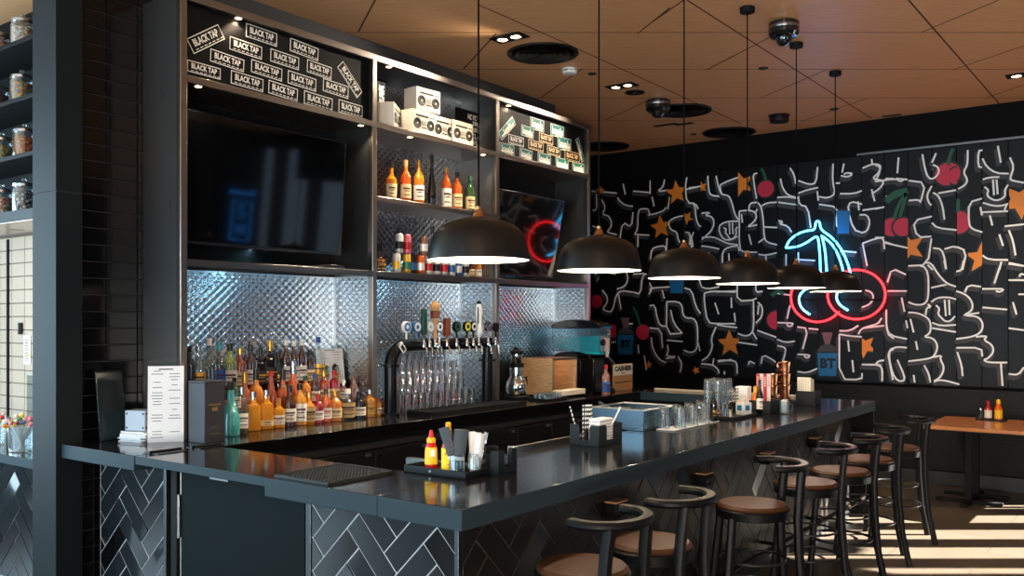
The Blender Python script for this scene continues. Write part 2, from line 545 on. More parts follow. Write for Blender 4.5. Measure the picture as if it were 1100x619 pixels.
# ================================================================= the bar
ZB = 1.07
def herring(mb, x0, x1, z0, z1, f, m, w=0.113, l=0.339, gap=0.0055, ph=(0, 0), depth=0.0035, flip=False):
    """45-degree herringbone tiles clipped to the rectangle; f(u,v,w)->3-D"""
    c = math.sqrt(.5)
    cx, cz = (x0 + x1) / 2 + ph[0], (z0 + z1) / 2 + ph[1]
    N = int(max(x1 - x0, z1 - z0) / w) + 8
    for j in range(-N, N):
        for k in range(-N * 2, N * 2):
            for (a, b, ww, hh) in ((k * w + j * l, k * w - j * l, l, w), (k * w + l + j * l, (k + 1) * w - l - j * l, w, l)):
                cxr, cyr = a + ww / 2, b + hh / 2
                u = cx + (cxr - cyr) * c; v = cz + (cxr + cyr) * c
                if not (x0 - l < u < x1 + l and z0 - l < v < z1 + l): continue
                P = []
                for (p, q) in ((a + gap / 2, b + gap / 2), (a + ww - gap / 2, b + gap / 2), (a + ww - gap / 2, b + hh - gap / 2), (a + gap / 2, b + hh - gap / 2)):
                    s = -1 if flip else 1
                    P.append((cx + s * (p - q) * c, cz + (p + q) * c))
                if flip: P.reverse()
                P = clip_poly(P, x0, x1, z0, z1)
                if len(P) < 3: continue
                mu = sum(p[0] for p in P) / len(P); mv = sum(p[1] for p in P) / len(P)
                tu, tv = random.gauss(0, .008), random.gauss(0, .008)
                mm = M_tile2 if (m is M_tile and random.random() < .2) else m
                n = len(P)
                inn = []
                for p in P:
                    d = math.hypot(mu - p[0], mv - p[1]) or 1
                    k2 = min(0.4, 0.0035 / d)
                    inn.append((p[0] + (mu - p[0]) * k2, p[1] + (mv - p[1]) * k2))
                vs = [f(q[0], q[1], 0) for q in P] + [f(q[0], q[1], depth + (q[0] - mu) * tu + (q[1] - mv) * tv) for q in inn]
                mb.add(vs, [tuple(range(n, 2 * n))] + [(i, (i + 1) % n, n + (i + 1) % n, n + i) for i in range(n)], mm)

BX, BY, BYE = -2.231, 2.677, 8.6      # outer edge of the long side, outer edge of the end, far end
BI, BYI = -2.96, 3.2                   # inner edges
FX, FY = -2.43, 2.90                   # tiled faces
TH = 0.087
bar = thing('bar_counter', 'long black stone bar counter with herringbone tiled front and stools along it', 'bar counter', (BX, BY, 0))
def L(mb):      # world coordinates -> the thing's own
    mb.v = [(x - BX, y - BY, z) for x, y, z in mb.v]
    return mb
def slab(x0, x1, y0, y1, z0, z1):
    mb = MB().box(x0, x1, y0, y1, z0, z1)
    mb.m = [M_counter, M_counter_edge]; mb.mi = [1, 0, 1, 1, 1, 1]
    return mb
L(slab(-3.43, -2.692, BY, BYI, ZB - TH, ZB)).build('worktop', None, bar, .004)
# corner + long side, one L-shaped slab
poly = [(-2.69, BY), (BX, BY), (BX, BYE), (BI, BYE), (BI, BYI), (-2.69, BYI)]
mb = MB().prism(poly, ZB - TH, ZB, lambda u, v, w: (u, v, w))
mb.m = [M_counter, M_counter_edge]; mb.mi = [1, 0] + [1] * 6
L(mb).build('worktop', None, bar, .004)
# closing run at the far end
L(slab(-4.5, BI - .002, 8.3, BYE, ZB - TH, ZB)).build('worktop', None, bar, .004)
L(MB().box(BI, BX - .02, BYE + .001, BYE + .03, 0, ZB - .002)).build('added_end_panel', M_black, bar, .003)  # black panel added to keep the sunlit far end dark
L(MB().box(-4.48, BI - .01, BYE - .03, BYE - .005, ZB + .0005, ZB + .022)).build('edge_strip', mat('pale_strip', (200, 186, 166), .35), bar, .003)
# carcass
mb = MB().box(-3.40, FX - .012, FY + .012, 3.15, 0.0, ZB - TH).box(BI + .03, FX - .012, 3.15, BYE - .05, 0, ZB - TH).box(-4.49, BI + .03, 8.34, BYE - .05, 0, ZB - TH)
L(mb).build('carcass', M_black, bar)
mb = MB().box(-3.36, FX - .02, FY + .004, FY + .012, 0.09, ZB - TH)
L(mb).build('grout_bed', M_grout, bar)
mb = MB()
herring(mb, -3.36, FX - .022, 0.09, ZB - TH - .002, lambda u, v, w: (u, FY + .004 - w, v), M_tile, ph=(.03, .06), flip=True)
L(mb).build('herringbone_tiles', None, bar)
mb = MB().box(FX - .012, FX - .004, FY + .02, BYE - .06, 0.09, ZB - TH)
L(mb).build('grout_bed', mat('shaded_side_grout', (84, 74, 66), .6), bar)  # pale grout darkened by the shade of the stool side
mb = MB()
herring(mb, FY + .022, BYE - .06, 0.09, ZB - TH - .002, lambda u, v, w: (FX - .004 + w, u, v), M_tile_shaded)
L(mb).build('herringbone_tiles', None, bar)
# steel corner and end trims, kick plate
L(MB().box(FX - .022, FX, FY - .006, FY + .022, 0, ZB - TH)).build('corner_trim', M_steel_dark, bar, .002)
L(MB().box(-3.395, -3.36, FY - .006, FY + .02, 0, ZB - TH)).build('end_trim', M_steel_dark, bar, .002)
L(MB().box(-3.36, FX - .022, FY, FY + .012, 0, 0.09).box(FX - .012, FX, FY + .022, BYE - .06, 0, 0.09)).build('kick_plate', M_steel_dark, bar)
# foot rail
mb = MB().tube([(FX + .14, FY + .25, .2), (FX + .14, BYE - .15, .2)], .022, 12)
for k in range(6):
    y = FY + .4 + k * 1.0
    mb.tube([(FX, y, .2), (FX + .14, y, .2)], .012, 8)
L(mb).build('foot_rail', mat('dark_bronze', (40, 34, 30), .35, 1.0), bar)

# power boxes under the bar's lip
box0 = None
for k, (px, py, nm) in enumerate([(660, 541, 'nearest the front corner'), (755, 510, 'second from the front corner'), (823, 487, 'third from the front corner'), (874, 471, 'farthest from the front corner')]):
    p = at(px, py, X=FX + .03)
    lab = 'small black outlet box with tan top on tiled bar front, ' + nm
    if box0 is None:
        box0 = thing('outlet_box', lab, 'outlet box', (FX, p.y, .77), 0, 'outlet boxes under the bar lip')
        MB().box(.005, .075, -.055, .055, 0, .075).build('housing', M_black, box0, .006)
        MB().box(.004, .08, -.06, .06, .0755, .084).build('top_plate', mat('tan_plate', (190, 140, 96), .35), box0, .002)
        mb = MB()
        for s in (-1, 1):
            Mx = Matrix.Translation((.0755, s * .026, .037)) @ Matrix.Rotation(PI / 2, 4, 'Y')
            mb.lathe([(.019, 0), (.019, .003), (.014, .003), (.014, .001)], 14, (0, 0, 0), None, Mx)
        mb.build('socket', M_blackmetal, box0)
    else:
        dup(box0, (FX, p.y, .77), label=lab)

# ---------------------------------------------------------------- back counter (incl. the fixed end by the pillar)
bc = thing('back_counter', 'black stone back counter carrying liquor bottles and beer taps', 'counter', (-4.9, 2.69, 0))
def LB(mb):
    mb.v = [(x + 4.9, y - 2.69, z) for x, y, z in mb.v]
    return mb
poly = [(-5.34, 2.69), (-4.555, 2.69), (-4.555, 3.2), (-4.5, 3.2), (-4.5, BYE), (-5.375, BYE), (-5.375, 2.825), (-5.34, 2.825)]
mb = MB().prism(poly, ZB - .083, ZB, lambda u, v, w: (u, v, w))
mb.m = [M_counter, M_counter_edge, M_blackgloss]; mb.mi = [1, 0] + [1, 1, 2, 2, 1, 1, 1, 1]
LB(mb).build('worktop', None, bc, .004)
mb = MB().box(-5.37, -4.62, 2.95, 3.3, 0, ZB - .083).box(-5.37, -5.3, 3.3, BYE - .02, 0, ZB - .083)
LB(mb).build('carcass', M_black, bc)
mb = MB().box(-5.34, -4.635, 2.93, 2.945, 0.02, ZB - .083)
LB(mb).build('grout_bed', M_grout, bc)
mb = MB()
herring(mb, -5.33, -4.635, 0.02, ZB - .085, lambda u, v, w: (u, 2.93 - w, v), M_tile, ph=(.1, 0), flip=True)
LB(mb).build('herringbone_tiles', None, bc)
LB(MB().box(-4.635, -4.61, 2.915, 2.945, 0, ZB - .083)).build('end_trim', M_steel_dark, bc, .002)

# lift-up flap and the gate under it
fl = thing('counter_flap', 'hinged black stone flap section of the bar between pillar end and corner', 'counter flap', (-4.55, 2.69, ZB - .05))
mb = MB().box(0.006, 1.112, 0, .5, 0.004, .05)
mb.m = [M_counter, M_counter_edge]; mb.mi = [1, 0, 1, 1, 1, 1]
mb.build('flap_board', None, fl, .003)
for (px, py) in ((166, 484), (207, 478)):
    p = at(px, py, z=ZB)
    mb = MB()
    y = p.y - 2.69
    for s in (-1, 1):
        mb.box(s * .004 + .003, s * .07 + .003, y - .09, y + .09, .0505, .054)
    mb.tube([(0.003, y - .1, .058), (0.003, y + .1, .058)], .008, 10)
    for q in (-.07, 0, .07):
        for s in (-1, 1):
            mb.cyl(.007, .054, .057, (s * .045, y + q), 8)
    mb.build('hinge', mat('black_hinge', (20, 20, 22), .3, .6), fl)
gate = thing('bar_gate', 'dark steel swing gate under the counter flap', 'gate', (-4.53, 2.9, 0))
MB().box(.09, 1.12, 0, .03, .06, .985).build('gate_panel', mat('gate_steel', (13, 21, 22), .65, 0, spec=.08, noise=.2, nscale=5, rnoise=.08), gate, .003)
MB().box(0.0, .055, -.005, .04, 0, .985).build('gate_post', M_black, gate, .003)
mb = MB()
mb.cyl(.011, .60, .84, (.078, -.004), 12).cyl(.0125, .715, .722, (.078, -.004), 12)
mb.cyl(.006, 0.0, .985, (.078, .01), 8)
mb.build('hinge', M_steel, gate)
p = at(221, 520, Y=2.9)
MB().box(.36, .52, -.006, 0, .955, .972).build('catch_plate', M_steel, gate, .002)

# ---------------------------------------------------------------- back bar cooler under the back counter
cl = thing('back_bar_cooler', 'long black multi-door cooler under the back counter', 'cooler', (-4.62, 3.42, 0))
MB().box(-.66, 0, 0, 4.86, 0, .975).build('body', M_black, cl)
MB().box(0.0, .045, 0, 4.86, .9, .975).build('front_rail', mat('cooler_rail', (70, 72, 74), .35, .8), cl, .004)
ys = [3.42, 3.98, 4.53, 5.12, 5.71, 6.24, 6.77, 7.3, 7.83, 8.28]
for a, b in zip(ys, ys[1:]):
    a -= 3.42; b -= 3.42
    d = MB().box(0.001, .045, a + .004, b - .004, .08, .89).build('door', mat('cooler_door', (17, 18, 20), .3, coat=.2), cl, .004)
    MB().box(.046, .050, a + .004, a + .010, .08, .89).build('edge_strip', M_steel_dark, d)
    MB().box(.046, .062, b - .10, b - .05, .85, .872).build('handle', M_steel, d, .003)
    MB().cyl(.008, 0, .006, (0, 0), 10, None, Matrix.Translation((.0455, a + .05, .84)) @ Matrix.Rotation(PI / 2, 4, 'Y')).build('lock', M_chrome, d)

# under-bar sink run on the bartender side
sk = thing('underbar_sink', 'stainless steel sink run along the inner edge of the bar', 'sink', (-3.2, 3.3, 0))
mb = MB()
mb.box(-.02, .22, 0, 4.95, .93, .95).box(-.24, -.22, 0, 4.95, .86, .97).box(.0, .22, 0, 4.95, .72, .74)
mb.box(-.24, .22, 0, .02, .72, .97).box(-.24, .22, 4.93, 4.95, .72, .97).box(-.24, -.22, 0, 4.95, .72, .97)
for y in (1.0, 2.2, 3.4): mb.box(-.22, .22, y, y + .3, .93, .95)
mb.build('basin', M_steel, sk)
for y in (.1, 2.4, 4.7):
    for x in (-.2, .18): MB().cyl(.018, 0, .72, (x, y), 10).build('leg', M_steel, sk)
# raised splash edge that peeks over the bar's inner edge
mb = MB()
for (a, b) in (((549, 486), (606, 474)),):
    p, q = at(*a, z=ZB), at(*b, z=ZB)
    mb.box(.228, .236, p.y - 3.3, q.y - 3.3 + .25, .95, 1.105).box(.19, .236, p.y - 3.3 - .01, p.y - 3.3 + .01, .95, 1.105)
mb.build('splash_edge', M_steel, sk, .004)
# low part of the bin
mb = MB().box(.19, .236, .05, .85, 1.0, 1.06).box(-.2, .236, .3, .34, 1.0, 1.055)
mb.build('rail_lip', M_steel, sk, .004)
# ================================================================= steel shelving unit on the back counter
UX, UB = -4.936, -5.372
U = [3.245, 4.887, 6.432, 8.001]
ZT, ZS, ZM, ZV = 3.849, 3.333, 2.766, 2.189
un = thing('back_bar_shelving', 'tall brushed steel shelving unit with three bays standing on the back counter', 'shelving unit', (UX, U[0], ZB))
def LU(mb):
    mb.v = [(x - UX, y - U[0], z - ZB) for x, y, z in mb.v]
    return mb
def quilt(mb, u0, u1, v0, v1, f, m, p=0.066, q=0.058, h=0.0085):
    nj = int((v1 - v0) / (q / 2)); ni = int((u1 - u0) / p)
    p = (u1 - u0) / max(1, ni)
    for j in range(1, nj):
        for i in range(ni + 1):
            cu = u0 + i * p + (p / 2 if j % 2 else 0); cv = v0 + j * q / 2
            if cu - p / 2 < u0 - 1e-6 or cu + p / 2 > u1 + 1e-6: continue
            mb.add([f(cu - p / 2, cv, 0), f(cu, cv - q / 2, 0), f(cu + p / 2, cv, 0), f(cu, cv + q / 2, 0), f(cu, cv, h)],
                   [(0, 1, 4), (1, 2, 4), (2, 3, 4), (3, 0, 4)], m)
    mb.add([f(u0, v0, 0.0005), f(u1, v0, 0.0005), f(u1, v1, 0.0005), f(u0, v1, 0.0005)], [(0, 1, 2, 3)], m)
    return mb
for i, y in enumerate(U):
    LU(MB().box(UX - .05, UX, y - .024, y + .024, ZB, ZT)).build('upright', M_frame, un, .004)
# side panel at the near end, divider panels, far end panel
M_panel = mat('panel_steel', (176, 180, 182), 0.3, 1.0, rnoise=0.06, nscale=3, stretch=(30, 30, 1))
for i, y in enumerate(U):
    LU(MB().box(UB, UX - .05, y - .012, y + .012, ZB, ZT)).build(('side_panel', 'divider', 'divider', 'side_panel')[i], M_panel, un)
LU(MB().box(UX - .05, UX + .002, U[0], U[3], ZT - .05, ZT)).build('top_rail', M_frame, un, .004)
LU(MB().box(UB, UX - .05, U[0], U[3], ZT - .02, ZT)).build('top_panel', M_panel, un)
for b in range(3):
    a, c = U[b] + .012, U[b + 1] - .012
    LU(MB().box(UB, UX, a, c, ZS - .045, ZS)).build('shelf', M_frame, un, .004)
    LU(MB().box(UB, UX - .02, a, c, ZV - .02, ZV).box(UX - .02, UX, a, c, ZV - .045, ZV)).build('shelf', mat('shelf_steel', (118, 116, 114), .3, 1.0), un, .004)
    # quilted splashback below, and its lining on the divider
    mb = quilt(MB(), a, c, ZB, ZV - .04, lambda u, v, w: (UB + .004 + w, u, v), M_quilt)
    LU(mb).build('splashback', None, un)
    mb = quilt(MB(), UB + .02, UX - .05, ZB, ZV - .04, lambda u, v, w, y=U[b + 1]: (u, y - .0125 - w, v), M_quilt)
    LU(mb).build('splashback', None, un)
    if b == 1:
        mb = quilt(MB(), a, c, ZV, ZT - .02, lambda u, v, w: (UB + .004 + w * .8, u, v), mat('quilted_dark', (120, 122, 126), .24, 1.0))
        LU(mb).build('quilted_back', None, un)
    else:
        LU(MB().box(UB, UB + .01, a, c, ZV, ZT - .02)).build('back_panel', M_black, un)
LU(MB().box(UB, UX, U[1] + .012, U[2] - .012, ZM - .04, ZM)).build('shelf', M_frame, un, .004)
# added light strip hidden behind each lower shelf's front lip, brightens the splashback
M_fillstrip = mat('fill_strip_glow', (220, 240, 255), .5, emit=(160, 222, 255), es=2)
for b in range(3):
    a, c = U[b] + .05, U[b + 1] - .05
    LU(MB().box(UX - .075, UX - .06, a, c, ZV - .027, ZV - .0205)).build('fill_strip', M_fillstrip, un)
    light('shelf_fill', 'AREA', (UX - .0675, (a + c) / 2, ZV - .029), 2.2, (.36, .78, 1.0), .012, c - a, look=(-.45, 0, -1))
# pucks added under the rails: the rails' glints made as lamps
M_puck = mat('glint_puck_glow', (255, 225, 180), .5, emit=(255, 214, 160), es=14)
for (y, z) in [(U[0] + .42, ZT - .05), (U[1] + .18, ZT - .05), (U[2] + .2, ZT - .05), (U[0] + .12, ZS - .045), (U[1] - .12, ZS - .045), (U[1] + .42, ZS - .045), (U[2] - .18, ZS - .045)]:
    mb = MB()
    mb.lathe([(.030, 0), (.030, -.006), (.022, -.006)], 16, (UX - .028, y, z))
    mb.lathe([(.0215, -.006), (1e-6, -.0062)], 16, (UX - .028, y, z), M_puck)
    mb.m = [M_frame, M_puck]; n0 = sum(1 for _ in range(0))
    k = 16 * 2 + 2
    mb.mi = [0] * k + [1] * (len(mb.f) - k)
    LU(mb).build('glint_puck', None, un)
    light('glint_puck_spot', 'SPOT', (UX - .03, y, z - .012), 14, (1, .78, .52), .01, spot=R(120), look=(.12, 0, -1))

# ---------------------------------------------------------------- televisions
M_screen = mat('tv_screen', (4, 5, 7), 0.05, spec=0.5, coat=0.2)
M_bezel = mat('tv_bezel', (12, 12, 13), 0.25)
def tv(loc, w, h, tilt, label, off):
    t = thing('television', label, 'television', loc, 0, 'bar televisions')
    M = Matrix.Translation((0, 0, h / 2)) @ Matrix.Rotation(tilt, 4, 'Y')
    mb = MB().box(-.035, 0, -w / 2, w / 2, -h / 2, h / 2, None, M)
    mb.build('casing', M_bezel, t, .004)
    MB().box(0.0004, .0016, -w / 2 + .012, w / 2 - .012, -h / 2 + .022, h / 2 - .012, None, M).build('screen', M_screen, t)
    mb = MB()
    for s in (-1, 1):
        mb.box(-.045, -.0352, s * .2 - .02, s * .2 + .02, -.25, .25, None, M)
    mb.box(-.2, -.045, -.25, .25, -.06, .06, None, M)
    mb.build('wall_bracket', M_black, t)
    mb = MB().box(-.02, .004, -.03, .03, -h / 2 - .008, -h / 2 - .0005, None, M)
    mb.build('sensor_bar', M_bezel, t)
    return t
tv((-5.10, 4.01, 2.30), 1.42, .86, R(4), 'wide black television mounted in the nearest shelving bay above the liquor bottles', 0)
tv((-5.12, 7.12, 2.24), 1.16, .80, R(11), 'black television tilted downward in the farthest shelving bay reflecting red neon', 0)
# small clutter on the shelf below the sets
def cable(pts, label, r=.004):
    mb = MB().tube(chaikin([Vector(p) for p in pts], 2), r, 6)
    return tag(mb.build('power_cable', M_black), label, 'cable')
y = 4.4
cable([(-5.2, 4.0, ZV + .005), (-5.02, 4.1, ZV + .005), (-4.98, 4.35, ZV + .005), (-5.05, 4.5, ZV + .03), (-5.1, 4.45, ZV + .005), (-5.0, 4.2, ZV + .005)], 'black cable looped on the shelf under the nearest television')
cable([(-5.2, 6.9, ZV + .005), (-5.02, 6.8, ZV + .005), (-4.98, 7.0, ZV + .02), (-5.05, 7.2, ZV + .03), (-5.0, 7.35, ZV + .005), (-4.98, 7.5, ZV + .005)], 'black cable looped on the shelf under the farthest television')
bx = thing('media_box', 'small black media box on the shelf under the nearest television', 'media box', (-5.08, 4.55, ZV))
MB().box(-.06, .06, -.1, .1, .004, .03).build('casing', M_bezel, bx, .004)
MB().box(.0605, .061, -.08, .08, .012, .02).build('front_window', M_screen, bx)
for s in (-1, 1):
    for q in (-1, 1): MB().cyl(.006, 0, .004, (s * .045, q * .085), 8).build('rubber_foot', M_black, bx)

# ---------------------------------------------------------------- sticker-covered sign boards
M_sign = mat('sign_black', (8, 8, 10), 0.6, spec=.15)
M_ink_white = mat('ink_white', (238, 236, 228), 0.55)
M_ink_cream = mat('ink_cream', (238, 206, 160), 0.55)
M_greenst = mat('sticker_green', (22, 104, 96), 0.5)
M_stblack = mat('sticker_black', (10, 10, 11), 0.6, spec=.15)
def sticker(parent, loc, aL, aR, kind, hr):
    """sticker between two photo pixels (middles of its two short ends) on the board's face"""
    SX = UX - .046
    p, q = at(*aL, X=SX), at(*aR, X=SX)
    mid = (p + q) / 2
    v = Vector((q.y - p.y, q.z - p.z)); L_ = v.length; v.normalize(); n = Vector((-v.y, v.x))
    hgt = L_ * hr
    def f(u, w, x=0.0):
        return (SX + .0012 + x - loc[0], mid.y + v.x * u + n.x * w - loc[1], mid.z + v.y * u + n.y * w - loc[2])
    mb = MB()
    def rect(u0, u1, w0, w1, m, x):
        mb.add([f(u0, w0, x), f(u1, w0, x), f(u1, w1, x), f(u0, w1, x)], [(0, 1, 2, 3)], m)
    a, b = L_ / 2, hgt / 2
    if kind == 'green':
        rect(-a, a, -b, b, M_ink_white, 0); rect(-a + .004, a - .004, -b + .004, b - .004, M_greenst, .0006)
        rect(-a * .8, a * .85, -b * .62, -b * .2, M_ink_white, .0009)
        text_mesh('lovely', hgt * .85, lambda u, w: f(u, w - b * .02, .0012), m=M_ink_white, mb=mb, bold=hgt * .02, sx=.82)
        rect(-a * .3, a * .8, -b * .88, -b * .72, M_ink_cream, .0009)
    else:
        mi = M_ink_white if kind == 'black' else M_ink_cream
        t = .006
        rect(-a, a, -b, b, mi, 0); rect(-a + t, a - t, -b + t, b - t, M_stblack, .0006)
        text_mesh('BLACK TAP', hgt * .62, lambda u, w: f(u, w + b * .12, .0012), m=mi, mb=mb, bold=hgt * .022, sx=.72 * (L_ / hgt) / 3.0)
        for k in range(7):
            u = -a * .78 + k * a * .26
            rect(u, u + a * .17, -b * .72, -b * .6, mi, .0009)
    return mb.build('sticker', None, parent)
def signboard(y0, y1, label, name='sign_board'):
    loc = (UX - .074, (y0 + y1) / 2, ZS)
    t = thing(name, label, 'sign', loc)
    MB().box(-.02, .026, y0 - loc[1], y1 - loc[1], 0.001, ZT - .052 - ZS).build('board', M_sign, t)
    return t, loc
t, loc = signboard(U[0] + .03, U[1] - .03, 'black sign board covered in white framed BLACK TAP stickers above the nearest television')
z = lambda x, y: (200 + (190 + x / 4.764 - 200) * .962, y / 4.764)
for (a, b, c, d, h) in [(68, 238, 235, 162, .36), (365, 152, 530, 206, .36), (278, 218, 450, 274, .34), (600, 226, 750, 282, .36), (175, 280, 355, 339, .32), (495, 280, 647, 328, .36),
                        (393, 335, 557, 386, .34), (52, 334, 230, 380, .30), (285, 392, 457, 440, .34), (588, 392, 738, 438, .36), (690, 335, 820, 378, .4), (775, 432, 910, 475, .38),
                        (485, 442, 640, 490, .36), (674, 496, 825, 540, .36), (858, 541, 985, 576, .4), (866, 328, 970, 486, .3)]:
    sticker(t, loc, z(a, b), z(c, d), 'black', h)
t, loc = signboard(U[2] + .03, U[3] - .03, 'black sign board with green and black stickers above the farthest television')
z = lambda x, y: (536 + (530 + x / 7.736 - 536) * .945, 115 + y / 7.736)
for (a, b, c, d, k, h) in [(55, 245, 178, 112, 'green', .3), (322, 128, 442, 164, 'green', .5), (242, 188, 350, 224, 'green', .5), (500, 185, 616, 216, 'green', .5), (562, 298, 682, 322, 'green', .5),
                           (732, 262, 785, 452, 'green', .27), (52, 340, 180, 364, 'green', .46), (228, 380, 338, 412, 'green', .5), (388, 422, 502, 450, 'green', .5), (545, 464, 658, 488, 'green', .5), (692, 500, 795, 520, 'green', .5),
                           (130, 262, 264, 296, 'black', .36), (305, 304, 436, 340, 'cream', .36), (398, 246, 520, 282, 'cream', .36), (470, 350, 585, 384, 'cream', .38), (625, 398, 752, 430, 'cream', .38)]:
    sticker(t, loc, z(a, b), z(c, d), k, h)

# two hand-lettered black boards in the middle bay (lettering is illegible in the photo: brushed strokes)
def brushboard(pL, pR, zt, label, rows, x):
    y0, y1 = at(pL, X=x).y, at(pR, X=x).y
    t = thing('lettered_board', label, 'sign', (x, (y0 + y1) / 2, ZS))
    w = (y1 - y0)
    MB().box(-.012, 0, -w / 2, w / 2, 0, zt - ZS).build('board', M_sign, t)
    mb = MB(); rnd = random.Random(5)
    hh = zt - ZS
    for r, (c0, c1) in enumerate(rows):
        v = hh * (.8 - .15 * r)
        u = -w / 2 + w * c0
        while u < -w / 2 + w * c1:
            g = rnd.choice([[(0, 0), (0, 1), (.6, .9), (.6, .5), (0, .5)], [(0, 1), (0, 0), (.6, 0)], [(.6, .9), (.1, 1), (0, .5), (.1, 0), (.6, .1)], [(0, 0), (.3, 1), (.6, 0)], [(0, 0), (0, 1), (.6, 0), (.6, 1)], [(0, 1), (.6, 1), (.3, 1), (.3, 0)]])
            s = hh * .105
            mb.ribbon([(u + a * s * .9, v + b * s) for a, b in g], .011, lambda p, q: (.0012, p, q), M_ink_white)
            u += s * .85
    mb.build('brush_lettering', None, t)
brushboard(404.5, 414, ZS + .36, 'narrow black board with white lettering beside the first divider', [(.3, .9)] * 5, UX - .12)
brushboard(490, 531, ZS + .37, 'black board with white brush lettering behind the white boom boxes', [(.3, .95), (.42, .85), (.42, .88), (.42, .82), (.4, .9)], UX - .2)

# ---------------------------------------------------------------- boom boxes
M_bbx = mat('boombox_white', (222, 214, 200), 0.5)
M_bbk = mat('boombox_black', (26, 24, 24), 0.4)
def boombox():
    t = thing('boom_box', 'x', 'boom box', (0, 0, 0), 0, 'white boom boxes on the upper shelf')
    w, h, d = .275, .19, .15
    MB().box(-d, 0, -w / 2, w / 2, 0, h).build('case', M_bbx, t, .004)
    for s in (-1, 1):
        M = Matrix.Translation((0.0, s * w * .29, h * .42)) @ Matrix.Rotation(PI / 2, 4, 'Y')
        sp = MB().lathe([(.044, 0), (.044, .004), (.038, .006), (.030, .003), (.012, .002)], 20, (0, 0, 0), None, M).build('speaker', M_bbk, t)
        MB().lathe([(.010, .002), (.008, .006), (1e-6, .007)], 14, (0, 0, 0), None, M).build('cone_cap', M_bbx, sp)
    MB().box(.0005, .003, -w * .36, w * .2, h * .72, h * .80).build('tuner_scale', M_bbk, t)
    MB().box(.0005, .003, -.028, .028, h * .34, h * .56).build('cassette_door', mat('boombox_grey', (150, 146, 140), .4), t)
    mb = MB()
    for k in range(5): mb.box(.0005, .004, -.03 + k * .013, -.021 + k * .013, h * .24, h * .29)
    for k in range(2): mb.lathe([(.007, 0), (.006, .005)], 12, (0, 0, 0), None, Matrix.Translation((0, w * (.3 + .1 * k), h * .76)) @ Matrix.Rotation(PI / 2, 4, 'Y'))
    mb.build('knobs', M_bbk, t)
    MB().box(-.1, -.05, -w * .4, w * .4, h + .0005, h + .008).build('carry_handle', M_bbx, t, .002)
    return t
bb = boombox()
FXB = UX - .02
spots = [(455.5, 0, 0, 'white boom box at the bottom directly under the stacked one'), (477.5, 0, -.02, 'white boom box in the bottom row between two others'), (497.5, 0, 0.0, 'white boom box closest to the black lettered board'),
         (460.5, .2, -.02, 'white boom box stacked on top of the others'), (427, 0, -.05, 'white boom box turned aside near the first divider')]
for k, (px, dz, dx, lab) in enumerate(spots):
    y = at(px, X=FXB + dx).y
    rz = 0 if k != 4 else R(33)
    if k == 3: rz = R(-4)
    if k == 0: bb.location = (FXB + dx, y, ZS + dz); bb['label'] = lab
    else: dup(bb, (FXB + dx, y, ZS + dz), rz, lab)
# ================================================================= bottles
def glass(name, rgb, body=.3, edge=.5):
    return thin_glass('glass_' + name, rgb, .04, edge, body, name not in ('clear',))
G_amber = glass('amber', (252, 160, 34), .46)
G_gold = glass('gold', (255, 186, 50), .48)
G_orange = glass('orange', (240, 114, 28), .42)
G_cognac = glass('cognac', (206, 84, 24), .4)
G_brown = glass('brown', (112, 56, 28))
G_dark = mat('glass_dark', (14, 13, 14), .08, coat=.5)
G_clear = glass('clear', (232, 240, 240), .1)
G_green = glass('green', (56, 110, 56), .3)
G_palegreen = glass('pale_green', (216, 228, 140), .25)
G_teal = glass('teal', (70, 180, 180), .7, .3)
G_red = glass('red', (206, 36, 44), .45)
G_pink = glass('pink', (236, 184, 170), .25)
G_blue = glass('blue', (60, 120, 190))
L_white = mat('label_white', (228, 224, 214), .65)
L_cream = mat('label_cream', (222, 202, 156), .65)
L_tan = mat('label_tan', (186, 160, 112), .65)
L_black = mat('label_black', (18, 18, 18), .5)
L_gold = mat('label_gold', (206, 160, 70), .4, .6)
L_red = mat('label_red', (176, 32, 34), .6)
L_blue = mat('label_blue', (34, 84, 160), .6)
L_print = mat('label_print', (60, 44, 40), .7)
C_black = mat('cap_black', (14, 14, 15), .35)
C_silver = mat('cap_silver', (190, 190, 194), .25, 1.0)
C_gold = mat('cap_gold', (196, 150, 70), .3, .9)
C_red = mat('cap_red', (170, 24, 28), .45)
C_blue = mat('cap_blue', (30, 70, 150), .45)
C_teal = mat('cap_teal', (40, 160, 170), .45)
C_cork = mat('cork', (150, 108, 66), .8)
C_green = mat('cap_green', (20, 60, 34), .4)
C_white = mat('cap_white', (226, 220, 206), .45)

PROF = {   # (r, z) as fractions of radius and height, up to the lip
    'whisky': [(.9, 0), (1, .02), (1, .56), (.96, .62), (.75, .69), (.42, .75), (.36, .80), (.36, .90)],
    'wine': [(.9, 0), (1, .02), (1, .58), (.94, .64), (.62, .72), (.38, .78), (.34, .86), (.34, .92)],
    'square': [(.9, 0), (1, .02), (1, .58), (.9, .66), (.55, .70), (.40, .74), (.38, .86)],
    'tall': [(.9, 0), (1, .02), (1, .46), (.86, .56), (.5, .68), (.38, .76), (.34, .92)],
    'squat': [(.9, 0), (1, .02), (1, .60), (.92, .66), (.5, .70), (.42, .73), (.40, .86)],
    'round': [(.55, 0), (.8, .03), (1, .2), (.97, .38), (.7, .53), (.38, .60), (.34, .66), (.34, .82)],
    'flask': [(.92, 0), (1, .03), (1, .66), (.8, .74), (.42, .78), (.4, .9)],
    'shoulder': [(.88, 0), (.92, .02), (1, .50), (1, .56), (.5, .66), (.36, .70), (.36, .90)],
    'skittle': [(.9, 0), (1, .02), (1, .32), (.7, .5), (.42, .66), (.34, .9)],
}
